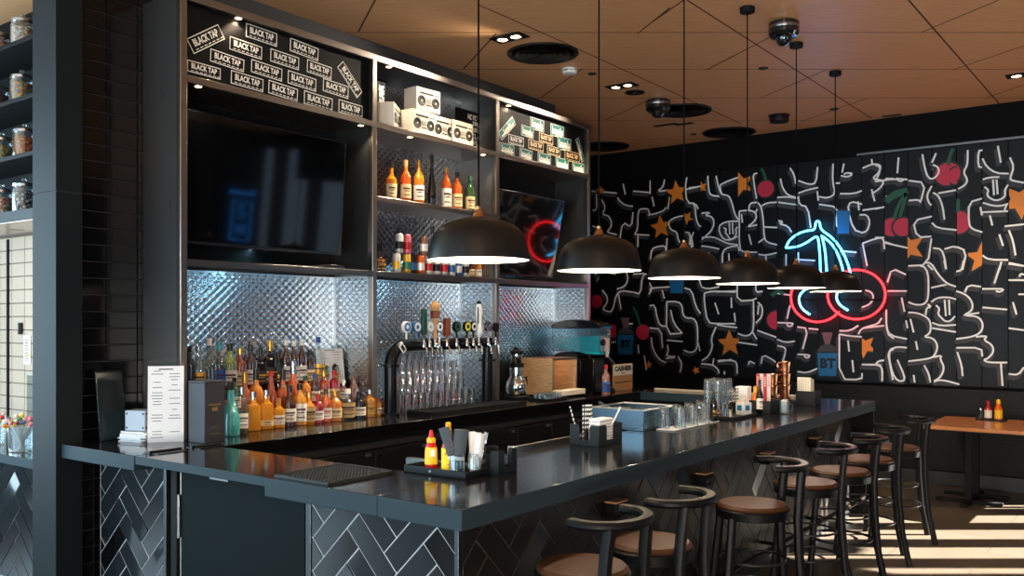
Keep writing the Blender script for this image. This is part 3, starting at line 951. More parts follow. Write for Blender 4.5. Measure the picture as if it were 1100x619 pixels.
def bottle(name, label, loc, kind, h, r, gm, lm, cm, cat='bottle', group=None, lz=(.12, .44), wrap=.5, capz=None, printm=None, rz=None, fill=None):
    r *= 1.2
    t = thing(name, label, cat, loc, (rz if rz is not None else R(-30)), group)
    P = PROF[kind]
    sq = 5 if kind in ('square', 'flask', 'squat') else None
    k = .86 if sq else 1.0
    n = 24
    prof = [(a * r * k, b * h) for a, b in P]
    mb = MB().lathe([(1e-6, 0)] + prof + [(1e-6, P[-1][1] * h)], n, sq=sq)
    mb.build('glass_body', gm, t)
    rl, zl = prof[-1]
    mb = MB().lathe([(rl * 1.12, zl - (h - zl) * .55), (rl * 1.14, h * .995), (rl * 1.02, h), (1e-6, h)], 16)
    mb.lathe([(rl * 1.18, zl - (h - zl) * .5), (rl * 1.18, zl - (h - zl) * .3)], 16)
    mb.build('cap', cm, t)
    if lm is not None:
        def rad(z):
            for (r0, z0), (r1, z1) in zip(prof, prof[1:]):
                if z0 <= z <= z1: return r0 + (r1 - r0) * (z - z0) / max(1e-6, z1 - z0)
            return prof[-1][0]
        def band(mb, z0, z1, a0, a1, off):
            m_ = 14; vs, fs = [], []
            rows = 3
            for i in range(rows):
                zz = z0 + (z1 - z0) * i / (rows - 1)
                rr = rad(zz) + off
                for j in range(m_):
                    a = a0 + (a1 - a0) * j / (m_ - 1)
                    ca, sa = math.cos(a), math.sin(a)
                    q = (abs(ca) ** sq + abs(sa) ** sq) ** (-1 / sq) if sq else 1
                    vs.append((rr * ca * q, rr * sa * q, zz))
            for i in range(rows - 1):
                for j in range(m_ - 1):
                    fs.append((i * m_ + j, i * m_ + j + 1, (i + 1) * m_ + j + 1, (i + 1) * m_ + j))
            mb.add(vs, fs)
            return mb
        w = PI * wrap
        lb = band(MB(), lz[0] * h, lz[1] * h, -w, w, .0012).build('paper_label', lm, t)
        mb = MB()
        z0, z1 = lz[0] * h, lz[1] * h
        for (f0, f1, ww) in ((.62, .74, .5), (.48, .54, .34), (.2, .26, .42)):
            band(mb, z0 + (z1 - z0) * f0, z0 + (z1 - z0) * f1, -w * ww, w * ww, .0022)
        mb.build('label_print', printm or (L_print if lm not in (L_black,) else L_gold), lb)
    return t

def row(items, X, z, grp, where):
    for it in items:
        px, ptop, name, kind, r, gm, lm, cm, lab = it[:9]
        kw = it[9] if len(it) > 9 else {}
        kw = dict(kw)
        Xx = kw.pop('X', X)
        p = at(px, ptop, X=Xx)
        h = max(.10, p.z - z)
        bottle(name, lab, (p.x, p.y, z), kind, h, r, gm, lm, cm, group=grp, **kw)

# tiered riser behind the front row
ri = thing('bottle_riser', 'dark stepped riser holding the rear rows of liquor bottles', 'riser', (-5.15, 3.3, ZB))
MB().box(-.19, .10, 0, 1.50, .001, .12).build('step', M_blackgloss, ri, .004)
MB().box(-.19, -.05, 0, 1.50, .121, .25).build('step', M_blackgloss, ri, .004)
Z1, Z2 = ZB + .121, ZB + .251
g1, g2, g3 = 'liquor bottles in the front row', 'liquor bottles in the middle row', 'liquor bottles in the rear row'
row([
    (248, 410, 'gin_bottle', 'skittle', .046, G_teal, None, C_black, 'squat opaque teal bottle beside the dark gift box', {'X': -4.86}),
    (260, 416, 'vodka_bottle', 'flask', .035, G_clear, L_white, C_silver, 'clear bottle with white label and silver cap beside the teal bottle', {'X': -4.9}),
    (272, 421, 'tequila_bottle', 'squat', .044, G_gold, None, C_silver, 'square golden bottle without label next to the clear white-labelled bottle'),
    (286, 419, 'tequila_bottle', 'squat', .044, G_gold, L_cream, C_silver, 'square golden bottle with small cream label beside the unlabelled one', {'lz': (.10, .24), 'wrap': .3}),
    (299, 428, 'tequila_bottle', 'squat', .038, G_gold, L_white, C_cork, 'shorter golden bottle with white label and cork stopper'),
    (311, 414, 'whisky_bottle', 'whisky', .038, G_brown, L_white, C_black, 'dark brown bottle with off-white label and tall black cap in the front row'),
    (322, 412, 'whisky_bottle', 'whisky', .039, G_gold, L_white, C_black, 'golden whisky bottle with a tall white label in the front row', {'lz': (.10, .52)}),
    (332, 421, 'whisky_bottle', 'shoulder', .038, G_amber, L_tan, C_gold, 'amber bottle with a wide tan label in the front row', {'lz': (.08, .52), 'wrap': .8}),
    (341.5, 424, 'liqueur_bottle', 'whisky', .034, G_red, L_white, C_red, 'red liqueur bottle with white label', ),
    (350, 418, 'whisky_bottle', 'whisky', .035, G_orange, L_white, C_black, 'orange bottle with white label printed in red', {'printm': L_red}),
    (360, 420, 'whisky_bottle', 'whisky', .040, G_amber, L_cream, C_gold, 'amber bottle with cream label and gold cap in the front row'),
    (373.5, 418, 'gin_bottle', 'shoulder', .046, G_clear, L_tan, C_white, 'wide clear bottle with a large beige label', {'lz': (.08, .56), 'wrap': .75}),
    (386, 421, 'bourbon_bottle', 'whisky', .040, G_dark, L_white, C_black, 'near-black round-shouldered bottle with white label at the row end'),
    (397, 418, 'rum_bottle', 'whisky', .038, G_amber, L_gold, C_silver, 'clear amber bottle with yellow label and silver cap'),
    (405.5, 427, 'bitters_bottle', 'flask', .024, G_amber, L_cream, C_red, 'small bitters bottle with red cap nearest the beer tap pipe'),
    (411, 428, 'bitters_bottle', 'flask', .022, G_pink, L_white, C_red, 'tiny pale bitters bottle with red cap against the beer tap pipe', {'X': -5.03}),
], -4.97, ZB, g1, '')
row([
    (238, 411, 'liqueur_bottle', 'whisky', .036, G_dark, L_red, C_black, 'black bottle with red label hidden partly by the gift box'),
    (252, 406, 'gin_bottle', 'wine', .034, G_green, L_white, C_black, 'dark green bottle with white label behind the teal bottle'),
    (263, 400, 'brandy_bottle', 'round', .042, G_orange, None, C_gold, 'bulbous amber brandy bottle behind the golden square bottles'),
    (275, 396, 'brandy_bottle', 'round', .046, G_amber, None, C_black, 'larger bulbous amber brandy bottle with dark stopper'),
    (291, 399, 'liqueur_bottle', 'skittle', .034, G_cognac, None, C_red, 'reddish brown skittle-shaped bottle with red cap'),
    (304, 397, 'brandy_bottle', 'round', .042, G_orange, L_black, C_black, 'bulbous orange bottle with dark neck band', {'lz': (.5, .6)}),
    (315, 388, 'cognac_bottle', 'round', .048, G_orange, None, C_silver, 'rounded cognac decanter with silver stopper standing above the front row'),
    (328, 404, 'whisky_bottle', 'whisky', .034, G_amber, L_cream, C_green, 'amber bottle with green cap in the middle row'),
    (338, 402, 'whisky_bottle', 'wine', .033, G_brown, L_white, C_blue, 'brown bottle with dark blue cap in the middle row'),
    (348, 399, 'whisky_bottle', 'whisky', .036, G_cognac, L_cream, C_gold, 'cognac coloured bottle with cream label and gold foil cap'),
    (359, 398, 'vodka_bottle', 'whisky', .036, G_red, L_cream, C_red, 'bright red bottle with cream label in the middle row'),
    (369, 408, 'liqueur_bottle', 'shoulder', .034, G_pink, L_white, C_white, 'pale pink bottle with white cap in the middle row'),
    (380, 405, 'liqueur_bottle', 'tall', .034, G_pink, None, C_cork, 'pale rose bottle with cork before the printed menu'),
    (391, 409, 'liqueur_bottle', 'tall', .034, G_pink, L_cream, C_silver, 'pale rose bottle with cream label before the printed menu'),
    (399, 412, 'grappa_bottle', 'tall', .028, G_clear, None, C_silver, 'slim clear bottle near the edge of the printed menu'),
], -5.115, Z1, g2, '')
row([
    (203, 372, 'port_bottle', 'wine', .034, G_dark, None, C_black, 'black wine-shaped bottle at the near end behind the gift box'),
    (213, 371, 'vodka_bottle', 'tall', .040, G_clear, L_gold, C_silver, 'clear bottle with gold label behind the gift box'),
    (225, 364, 'vodka_bottle', 'tall', .042, G_clear, None, C_white, 'frosted clear tall-necked bottle standing over the gift box'),
    (236, 368, 'vodka_bottle', 'whisky', .032, G_clear, L_blue, C_teal, 'clear bottle with blue label and turquoise cap'),
    (247, 369, 'absinthe_bottle', 'whisky', .040, G_palegreen, L_white, C_black, 'pale green bottle with white label and black cap'),
    (258, 374, 'whisky_bottle', 'whisky', .038, G_cognac, L_cream, C_gold, 'cognac coloured bottle with cream label in the rear row'),
    (269, 370, 'whisky_bottle', 'whisky', .040, G_brown, L_white, C_black, 'dark brown bottle with white label in the rear row'),
    (280, 374, 'whisky_bottle', 'square', .038, G_dark, L_black, C_black, 'square black bottle with gold-printed black label next to a taller one'),
    (290, 366, 'whisky_bottle', 'square', .044, G_dark, L_black, C_gold, 'tall square black bottle with pale gold cap'),
    (299, 378, 'whisky_bottle', 'wine', .034, G_dark, L_black, C_black, 'plain black bottle between the tall square one and the silver-capped trio'),
    (307, 365, 'wine_bottle', 'wine', .034, G_brown, L_white, C_white, 'first of three cream-capped wine bottles with white labels, beside black bottles'),
    (315.5, 366, 'wine_bottle', 'wine', .034, G_brown, L_white, C_white, 'middle of three cream-capped wine bottles with white labels'),
    (324, 365, 'wine_bottle', 'wine', .034, G_brown, L_white, C_white, 'third of three cream-capped wine bottles, nearest the blue-capped bottle'),
    (333, 376, 'whisky_bottle', 'whisky', .034, G_brown, L_cream, C_black, 'short dark brown bottle with black cap beside cream-capped wine bottles'),
    (342, 362, 'vodka_bottle', 'tall', .040, G_clear, L_gold, C_blue, 'tall clear bottle with bright blue cap'),
    (349, 384, 'vermouth_bottle', 'wine', .032, G_green, L_cream, C_gold, 'green wine-shaped bottle with gold cap in the rear row'),
    (357.5, 383, 'champagne_bottle', 'wine', .038, G_dark, L_gold, C_black, 'dark champagne-shaped bottle with gold label beside the printed menu'),
], -5.262, Z2, g3, '')

# six bottles on the middle shelf of the centre bay
g = 'bottles on the upper bottle shelf'
row([
    (420.5, 174, 'whisky_bottle', 'shoulder', .036, G_amber, L_cream, C_black, 'amber bottle with cream label nearest the first divider on the bottle shelf'),
    (436, 172, 'whisky_bottle', 'whisky', .036, G_orange, L_cream, C_cork, 'orange-brown bottle with cork top and cream label on the bottle shelf'),
    (450, 172, 'wine_bottle', 'wine', .037, G_amber, L_white, C_gold, 'amber wine-shaped bottle with gold cap beside a dark narrow one'),
    (464, 166, 'liqueur_bottle', 'skittle', .03, G_dark, None, C_black, 'narrow black tapering bottle in the middle of the bottle shelf'),
    (479.5, 180, 'wine_bottle', 'wine', .037, G_orange, L_white, C_gold, 'amber bottle with gold cap and tall white label', {'lz': (.08, .5)}),
    (491, 185, 'whisky_bottle', 'whisky', .038, G_orange, L_cream, C_black, 'amber bottle with black cap and two cream labels'),
    (505, 189, 'wine_bottle', 'wine', .037, G_green, L_cream, C_green, 'dark green bottle with cream label at the end of the bottle shelf'),
], UX - .16, ZM, g, '')

# ---------------------------------------------------------------- drink cans on the lower shelf
def can(base, band):
    t = thing('drink_can', 'x', 'can', (0, 0, 0), 0, 'cans on the lower shelf')
    MB().lathe([(.024, 0), (.027, .003), (.033, .014), (.033, .140), (.027, .155), (.025, .157)], 20).build('body', base, t)
    MB().lathe([(.0255, .1572), (.0265, .1592), (.0245, .1592), (.0235, .1575), (1e-6, .1576)], 20).build('lid', C_silver, t)
    MB().lathe([(.0334, .035), (.0334, .095)], 20).build('printed_band', band, t)
    return t
cc = lambda n, rgb: mat('can_' + n, rgb, .35, .4)
silver, pinkc, redc, bluec, blackc, yell, oran, greenc, whitec, brownc = cc('silver', (190, 194, 198)), cc('pink', (214, 110, 130)), cc('red', (176, 34, 44)), cc('blue', (44, 92, 150)), cc('black', (26, 26, 30)), cc('yellow', (222, 176, 70)), cc('orange', (206, 96, 40)), cc('green', (50, 110, 80)), cc('white', (226, 224, 220)), cc('brown', (130, 96, 84))
CX_ = UX - .1
cans = [(426, 0, silver, yell, 'silver can with yellow band under the silver stacked can'), (437, 0, yell, greenc, 'yellow can with green band under the pink stacked can'), (443, 0, blackc, bluec, 'dark can with blue band beside the stacked pair'),
        (452, 0, oran, whitec, 'orange can with white band under the brown stacked can'), (460.5, 0, whitec, redc, 'white can with red band partly behind the lamp shade'), (469, 0, whitec, blackc, 'white can with black band below the lamp rim'),
        (477, 0, silver, redc, 'silver can with red band below the lamp rim'), (485, 0, whitec, bluec, 'white can with blue band below the lamp rim'), (492.5, 0, bluec, silver, 'blue can with silver band below the lamp rim'), (500, 0, silver, blackc, 'silver can with black band at the end of the can row'),
        (429, 1, silver, blackc, 'silver can stacked beside the pink one'), (437.5, 1, pinkc, redc, 'pink can stacked on the yellow can'), (455, 1, brownc, whitec, 'brownish can stacked on the orange can')]
for (px, lv, bm, bd, lab) in cans:
    t = can(bm, bd)
    p = at(px, X=CX_ - (.03 if px == 443 else 0))
    t.location = (p.x, p.y, ZV + lv * .1595); t['label'] = lab
row([(407, 262, 'liqueur_bottle', 'round', .045, G_brown, L_gold, C_black, 'squat brown bottle with gold label beside the first divider on the can shelf'),
     (464.5, 243, 'shaker_bottle', 'shoulder', .034, G_clear, L_white, C_black, 'tall clear bottle with black cap behind the cans'),
     (507, 277, 'miniature_bottle', 'whisky', .026, G_brown, L_cream, C_black, 'small brown bottle with cream label beside the can row'),
     (514, 277, 'miniature_bottle', 'whisky', .026, G_amber, L_white, C_gold, 'small amber bottle with white label beside the second divider'),
     ], CX_ - .09, ZV, 'small bottles on the can shelf', '')

# ---------------------------------------------------------------- gift box, paper menus, tablet stand
p = at(216, 475, z=ZB)
gb = thing('gift_box', 'tall dark grey bottle gift box with a small gold emblem', 'box', (-4.745, 3.275, ZB), R(4))
MB().box(-.075, .075, -.075, .075, 0, .36).build('carton', mat('gift_grey', (44, 44, 50), .4), gb, .003)
MB().box(-.0755, .0755, -.0755, .0755, .3605, .372).build('lid', mat('gift_grey', (44, 44, 50), .4), gb, .002)
mb = MB()
mb.box(.0755, .0765, -.045, .045, .225, .232).box(.0755, .0765, -.02, .02, .19, .212).box(.0755, .0765, -.03, .03, .09, .093).box(.0755, .0765, -.04, .04, .05, .053)
mb.build('gold_emblem', mat('gold_foil', (190, 150, 84), .35, .9), gb)
dbx = thing('slate_board', 'dark glassy board leaning on the black tiles behind the pale box', 'board', (-5.26, 2.97, ZB), R(0))
M = Matrix.Rotation(R(-8), 4, 'Y')
MB().box(-.006, .006, -.085, .085, 0.001, .42, None, M).build('panel', mat('dark_glass_board', (30, 40, 42), .12), dbx, .002)
MB().box(-.008, .008, -.088, .088, .4205, .43, None, M).build('top_edge', M_black, dbx)
# printed menu standing near the pillar end
def menu(label, a, b, ztop, X=None, Y=None, lean=0.06, seed=1, rz=0.0, face='x', z0=ZB):
    """upright printed sheet"""
    t = thing('printed_menu', label, 'menu', (0, 0, z0), rz)
    return t
def sheet(label, loc, w, h, rz, lean, seed, dense=26):
    t = thing('printed_menu', label, 'menu', loc, rz)
    M = Matrix.Rotation(-lean, 4, 'Y')
    MB().box(-.0015, .0015, -w / 2, w / 2, 0, h, None, M).build('sheet', M_paper, t)
    rnd = random.Random(seed)
    mb = MB()
    for col in (-1, 1):
        z = h * .93
        while z > h * .06:
            ln = rnd.uniform(.14, .36) * w
            c = col * w * .24
            if rnd.random() < .85:
                mb.box(.0017, .002, c - ln / 2, c + ln / 2, z, z + h * .008, None, M)
            z -= h / dense * rnd.choice([1, 1, 1, 1.8])
    mb.box(.0017, .002, -w * .2, w * .2, h * .95, h * .965, None, M)
    mb.build('print', M_ink, t)
    return t
c = at(178, 470, z=ZB)
sheet('white printed menu standing at the near end of the back counter', (-4.92, 3.11, ZB), .205, .46, R(-36), R(4), 3)
sheet('white printed menu leaning on the splashback behind the liquor bottles', (-5.22, 4.71, ZB + .251), .27, .27, 0, R(7), 8)

# napkin heap and the white box above it
p = Vector((-5.10, 3.06, ZB))
nk = thing('napkin_stack', 'crumpled stack of white paper napkins beside the standing menu', 'napkins', (p.x, p.y, ZB), R(20))
rnd = random.Random(4)
mb = MB()
for k in range(7):
    a = rnd.uniform(-.2, .2); z = k * .009
    M = Matrix.Translation((rnd.uniform(-.008, .008), rnd.uniform(-.008, .008), z)) @ Matrix.Rotation(a, 4, 'Z')
    n = 6; vs = []
    for zz in (0.001, .008):
        for i in range(n + 1):
            for j in range(n + 1):
                u, v = -.09 + .18 * i / n, -.085 + .17 * j / n
                edge = max(abs(u), abs(v)) / .09
                vs.append(M @ Vector((u, v, zz + (rnd.uniform(-.001, .003) * edge if zz > .002 else 0))))
    fs = []
    q = (n + 1) ** 2
    for i in range(n):
        for j in range(n):
            a0 = i * (n + 1) + j
            fs += [(a0, a0 + 1, a0 + n + 2, a0 + n + 1), (q + a0, q + a0 + n + 1, q + a0 + n + 2, q + a0 + 1)]
    for i in range(n):
        for (s, e) in (((i) * (n + 1), (i + 1) * (n + 1)), ((i + 1) * (n + 1) + n, i * (n + 1) + n), (i + 1, i), (n * (n + 1) + i, n * (n + 1) + i + 1)):
            fs.append((s, e, q + e, q + s))
    mb.add(vs, fs)
mb.build('napkin', M_paper, nk)
wb = thing('tissue_box', 'pale blue-white box resting on the napkin stack', 'box', (p.x - .01, p.y, ZB + .064), R(24))
MB().box(-.07, .07, -.055, .055, 0.001, .125).build('carton', mat('pale_blue_card', (176, 190, 206), .5), wb, .006)
mb = MB()
for sx_ in (-1, 1):
    for sz in (.02, .105):
        mb.lathe([(.006, 0), (.005, .003), (1e-6, .003)], 10, (0, 0, 0), None, Matrix.Translation((sx_ * .056, -.055, sz)) @ Matrix.Rotation(PI / 2, 4, 'X'))
        mb.lathe([(.006, 0), (.005, .003), (1e-6, .003)], 10, (0, 0, 0), None, Matrix.Translation((.07, sx_ * .042, sz)) @ Matrix.Rotation(PI / 2, 4, 'Y'))
mb.build('corner_rivets', M_black, wb)
mb = MB()
mb.lathe([(.018, 0), (.018, .0022), (.012, .0022)], 16, (0, 0, 0), None, Matrix.Translation((.07, 0, .06)) @ Matrix.Rotation(PI / 2, 4, 'Y'))
mb.build('thumb_hole', M_black, wb)

# ================================================================= beer tap pipe
TX, TY0, TY1, TZ = -4.93, 5.05, 6.27, 1.612
tap = thing('beer_tap_tower', 'black pipe beer tap tower bridging over stacked glasses', 'beer tap tower', (TX, TY0, ZB))
M_pipe = mat('pipe_black', (26, 27, 30), .28, .7)
mb = MB()
pts = []
rr = .16
pts.append((0, 0, .02)); pts.append((0, 0, TZ - ZB - rr))
for k in range(1, 9):
    a = PI / 2 * k / 8
    pts.append((0, rr - rr * math.cos(a), TZ - ZB - rr + rr * math.sin(a)))
pts.append((0, TY1 - TY0 - .13, TZ - ZB))
mb.tube(pts, .05, 20)
mb.tube([(0, TY1 - TY0, .02), (0, TY1 - TY0, TZ - ZB - .06), (0, TY1 - TY0, TZ - ZB + .045)], .05, 20)
mb.tube([(0, TY1 - TY0 - .14, TZ - ZB), (0, TY1 - TY0 - .03, TZ - ZB)], .05, 20)
mb.build('pipe', M_pipe, tap)
for y in (0, TY1 - TY0):
    MB().lathe([(.075, 0), (.075, .012), (.052, .014)], 24, (0, y, 0)).build('base_flange', M_pipe, tap)
    mb = MB().lathe([(.056, .375), (.064, .38), (.064, .395), (.056, .40)], 20, (0, y, 0))
    for k in range(4):
        a = PI / 4 + k * PI / 2
        mb.cyl(.006, .372, .404, (.068 * math.cos(a), y + .068 * math.sin(a)), 8)
    mb.tube([(-.085, y, .388), (.085, y, .388)], .006, 8)
    mb.build('pipe_collar', M_pipe, tap)
Mx = Matrix.Translation((.045, .085, TZ - ZB - .02)) @ Matrix.Rotation(R(40), 4, 'X')
pl = MB().box(0.0, .008, -.024, .024, -.038, .038, None, Mx).build('badge_plate', M_white, tap, .002)
MB().box(.0082, .0092, -.015, .015, -.026, .026, None, Mx).build('badge_centre', M_black, pl)
def faucet(y, spout=True):
    """shank, body and spout of one tap (chrome)"""
    mb = MB()
    mb.tube([(.045, y, TZ - ZB), (.085, y, TZ - ZB)], .013, 12)
    mb.lathe([(.016, -.018), (.016, .016), (.010, .03), (.008, .05)], 12, (.095, y, TZ - ZB))
    mb.tube([(.098, y, TZ - ZB - .01), (.125, y, TZ - ZB - .03), (.132, y, TZ - ZB - .09)], [.011, .010, .009], 10)
    return mb
M_hblue, M_hgreen, M_hwood, M_hbrown, M_hwhite, M_hyel = mat('handle_blue', (36, 96, 150), .35), mat('handle_green', (22, 66, 52), .35), mat('handle_wood', (206, 152, 96), .5), mat('handle_brown', (118, 56, 28), .45), mat('handle_white', (224, 226, 228), .3), mat('handle_yellow', (200, 190, 60), .35)
zt0 = TZ - ZB + .05
def pyY(px): return at(px, X=TX + .09).y - TY0
def disc_handle(y, face, ring, zc=.095, r=.045):
    mb = MB().tube([(.095, y, zt0), (.095, y, zt0 + zc - r + .006)], .008, 8)
    M = Matrix.Translation((.095, y, zt0 + zc)) @ Matrix.Rotation(PI / 2, 4, 'Y') @ Matrix.Rotation(0, 4, 'Z')
    mb.lathe([(1e-6, -.012), (r, -.012), (r, .012), (r * .82, .014)], 24, (0, 0, 0), None, M)
    h = mb.build('tap_handle', ring, tap)
    MB().lathe([(r * .8, .0125), (r * .8, .0145), (1e-6, .0147)], 24, (0, 0, 0), None, M).build('badge_face', face, h)
    MB().lathe([(r * .38, .0149), (r * .30, .016), (1e-6, .016)], 16, (0, 0, 0), None, M).build('badge_motif', ring, h)
ys_f = []
for (px, face, ring) in ((436, M_hblue, M_hwhite), (447, M_hwhite, M_hblue), (461, M_hwhite, mat('handle_grey', (160, 170, 176), .3)), (471, M_hwhite, C_silver), (490, M_hgreen, M_black), (501, M_hyel, M_black), (508, M_hwhite, M_black), (524, C_silver, C_silver)):
    y = pyY(px); ys_f.append(y); disc_handle(y, face, ring)
# tall flat dark-green paddle
y = pyY(455); ys_f.append(y)
MB().box(.082, .108, y - .028, y + .028, zt0 + .03, zt0 + .24).box(.088, .102, y - .008, y + .008, zt0, zt0 + .03).build('tap_handle', M_hgreen, tap, .006)
# carved wooden handle with scoop-shaped top
y = pyY(467); ys_f.append(y)
hh = MB().lathe([(.012, 0), (.018, .02), (.015, .06), (.022, .15), (.020, .17)], 14, (.095, y, zt0)).build('tap_handle', M_hwood, tap)
MB().lathe([(.036, .165), (.040, .17), (.038, .22), (.034, .225)], 8, (.095, y, zt0), sq=4).build('dark_band', M_hbrown, hh)
MB().lathe([(.034, .225), (.042, .25), (.036, .275), (.022, .295), (.006, .305), (1e-6, .305)], 10, (.095, y, zt0)).build('carved_top', M_hwood, hh)
# brown block
y = pyY(479.5); ys_f.append(y)
MB().box(.075, .115, y - .028, y + .028, zt0 + .02, zt0 + .165).box(.085, .105, y + .028, y + .036, zt0 + .03, zt0 + .12).box(.088, .102, y - .008, y + .008, zt0, zt0 + .02).build('tap_handle', M_hbrown, tap, .004)
# tall black-and-white skittle handle
y = pyY(514); ys_f.append(y)
hh = MB().lathe([(.010, 0), (.030, .03), (.032, .07), (.026, .10), (.028, .16), (.034, .22), (.022, .28), (.018, .30), (1e-6, .31)], 16, (.095, y, zt0)).build('tap_handle', M_hwhite, tap)
MB().lathe([(.0195, .285), (.021, .29), (.019, .305), (.008, .318), (1e-6, .319)], 16, (.095, y, zt0)).build('black_cap', M_black, hh)
mb = MB()
for s in (-1, 1): mb.tube([(.105, y + s * .022, zt0 + .12), (.112, y + s * .03, zt0 + .20), (.105, y + s * .022, zt0 + .26)], .006, 6)
mb.build('black_stripe', M_black, hh)
# last handle, seen edge-on beyond the tower leg
y = pyY(532); ys_f.append(y)
disc_handle(y, M_black, M_black, .09, .04)
for y in sorted(ys_f)[2:]:
    faucet(y).build('faucet', M_chrome, tap)
# drip tray
dt = thing('drip_tray', 'long black drip tray under the beer taps', 'drip tray', (-4.735, 5.75, ZB))
mb = MB().box(-.10, .16, -.62, .62, .001, .012).box(-.10, -.09, -.62, .62, .012, .034).box(.15, .16, -.62, .62, .012, .034).box(-.10, .16, -.62, -.61, .012, .034).box(-.10, .16, .61, .62, .012, .034)
mb.build('tray', M_black, dt)
mb = MB()
for k in range(40): mb.box(-.088, .148, -.6 + .03 * k, -.588 + .03 * k, .024, .03)
mb.build('grille', M_blackmetal, dt)

# ---------------------------------------------------------------- clean glasses stacked behind the taps
M_glass = thin_glass('drinking_glass', (240, 246, 248), .04, .7, .07)
def tumbler(name, r0, r1, h, th=.003):
    """thin-walled glass standing upside down (mouth on the surface)"""
    prof = [(r1, 0), (r1 * .985, .002), (r0, h - .004), (r0 * .95, h), (1e-6, h), (1e-6, h - .012), (r0 - th, h - .013), (r1 - th, .001)]
    mb = MB().lathe(prof, 18, close=True)
    return mb
def mk_glass(kind):
    if kind == 'pint': return tumbler('pint_glass', .030, .042, .148).mesh('pint_glass', M_glass)
    if kind == 'tumbler': return tumbler('tumbler_glass', .033, .040, .095).mesh('tumbler_glass', M_glass)
    return tumbler('shot_glass', .018, .023, .06, .0025).mesh('shot_glass', M_glass)
ME_pint, ME_tum, ME_shot = mk_glass('pint'), mk_glass('tumbler'), mk_glass('shot')
def glass_at(me, name, loc, label, group):
    o = bpy.data.objects.new(name, me); COL.objects.link(o); o.location = loc; o.rotation_euler = (0, 0, random.uniform(0, 6))
    return tag(o, label, 'glass', group)
lab_p = 'tall upside-down pint glass in the rows behind the beer taps'
lab_t = 'clear tumbler stacked upside down behind the beer taps'
for i in range(13):
    y = 5.16 + i * .083
    glass_at(ME_pint, 'pint_glass', (-5.02, y, ZB + .001), lab_p, 'pint glasses behind the beer taps')
for i in range(12):
    y = 5.20 + i * .083
    glass_at(ME_pint, 'pint_glass', (-5.115, y, ZB + .001), lab_p, 'pint glasses behind the beer taps')
for i in range(11):
    y = 5.20 + i * .083
    glass_at(ME_pint, 'pint_glass', (-5.02 - .03, y + .01, ZB + .152), lab_p, 'pint glasses behind the beer taps')
for i in range(10):
    glass_at(ME_tum, 'tumbler_glass', (-5.06, 5.21 + i * .083, ZB + .303), lab_t, 'tumblers stacked behind the beer taps')
for i in range(8):
    glass_at(ME_tum, 'tumbler_glass', (-5.06, 5.22 + i * .083, ZB + .401), lab_t, 'tumblers stacked behind the beer taps')

# ================================================================= coffee maker, wooden box, slush machine, board
cm = thing('coffee_maker', 'chrome coffee brewer with round steel jug on a black base', 'coffee maker', (-5.02, 6.83, ZB), R(10))
MB().lathe([(.12, .001), (.125, .006), (.125, .028), (.115, .034), (1e-6, .034)], 28).build('base', M_black, cm)
jug = MB().lathe([(.07, .036), (.095, .045), (.104, .10), (.098, .15), (.075, .20), (.060, .215), (.060, .225), (1e-6, .225)], 28).build('jug', M_chrome, cm)
MB().tube([(.02, .092, .19), (.03, .15, .20), (.03, .16, .13), (.02, .10, .08)], .010, 10).build('jug_handle', M_black, jug)
MB().lathe([(.062, .227), (.066, .23), (.066, .30), (.060, .304), (1e-6, .304)], 24).build('filter_housing', M_chrome, cm)
MB().lathe([(.069, .298), (.071, .302), (.071, .335), (.066, .338), (1e-6, .338)], 24).build('dark_collar', M_black, cm)
MB().lathe([(.055, .339), (.057, .343), (.057, .42), (.052, .424), (1e-6, .424)], 24).build('water_tank', M_chrome, cm)
MB().lathe([(.060, .425), (.062, .43), (.060, .45), (.03, .462), (.026, .48), (.014, .488), (1e-6, .488)], 24).build('lid', M_black, cm)

WX, WY0, WY1 = -4.79, 7.10, 7.53
wbx = thing('countertop_oven', 'wood-sided countertop box with open glass front and pale sill', 'oven', (WX, (WY0 + WY1) / 2, ZB))
hw = (WY1 - WY0) / 2
MB().box(-.38, -.004, -hw, -hw + .02, .02, .375).build('wooden_side', M_boxwood, wbx, .002)
MB().box(-.38, -.004, hw - .02, hw, .02, .375).build('wooden_side', M_boxwood, wbx, .002)
mb = MB().box(-.38, -.004, -hw + .0201, hw - .0201, .355, .375).box(-.38, -.004, -hw + .0201, hw - .0201, .02, .05).box(-.38, -.36, -hw + .0201, hw - .0201, .05, .355)
mb.build('case', mat('oven_inside', (96, 60, 40), .4), wbx)
mb = MB().box(-.003, .006, -hw, -hw + .016, .02, .375).box(-.003, .006, hw - .016, hw, .02, .375).box(-.003, .006, -hw, hw, .36, .375)
mb.build('front_frame', M_frame, wbx, .002)
MB().box(-.02, .10, -hw, hw, .02, .07).build('sill', mat('pale_sill', (220, 214, 200), .4), wbx, .004)
for a in (-.34, -.04):
    for b in (-hw + .04, hw - .04): MB().cyl(.014, .001, .02, (a, b), 10).build('foot', M_black, wbx)
light('oven_glow', 'POINT', (WX - .2, (WY0 + WY1) / 2, ZB + .3), 1.1, (1, .55, .28), .03)

SXc, SYc = -4.96, 7.84
sl = thing('slush_machine', 'black slush drink machine with clear tank of turquoise drink', 'drinks machine', (SXc, SYc, ZB))
mb = MB().box(-.28, .02, -.11, .11, .03, .30)
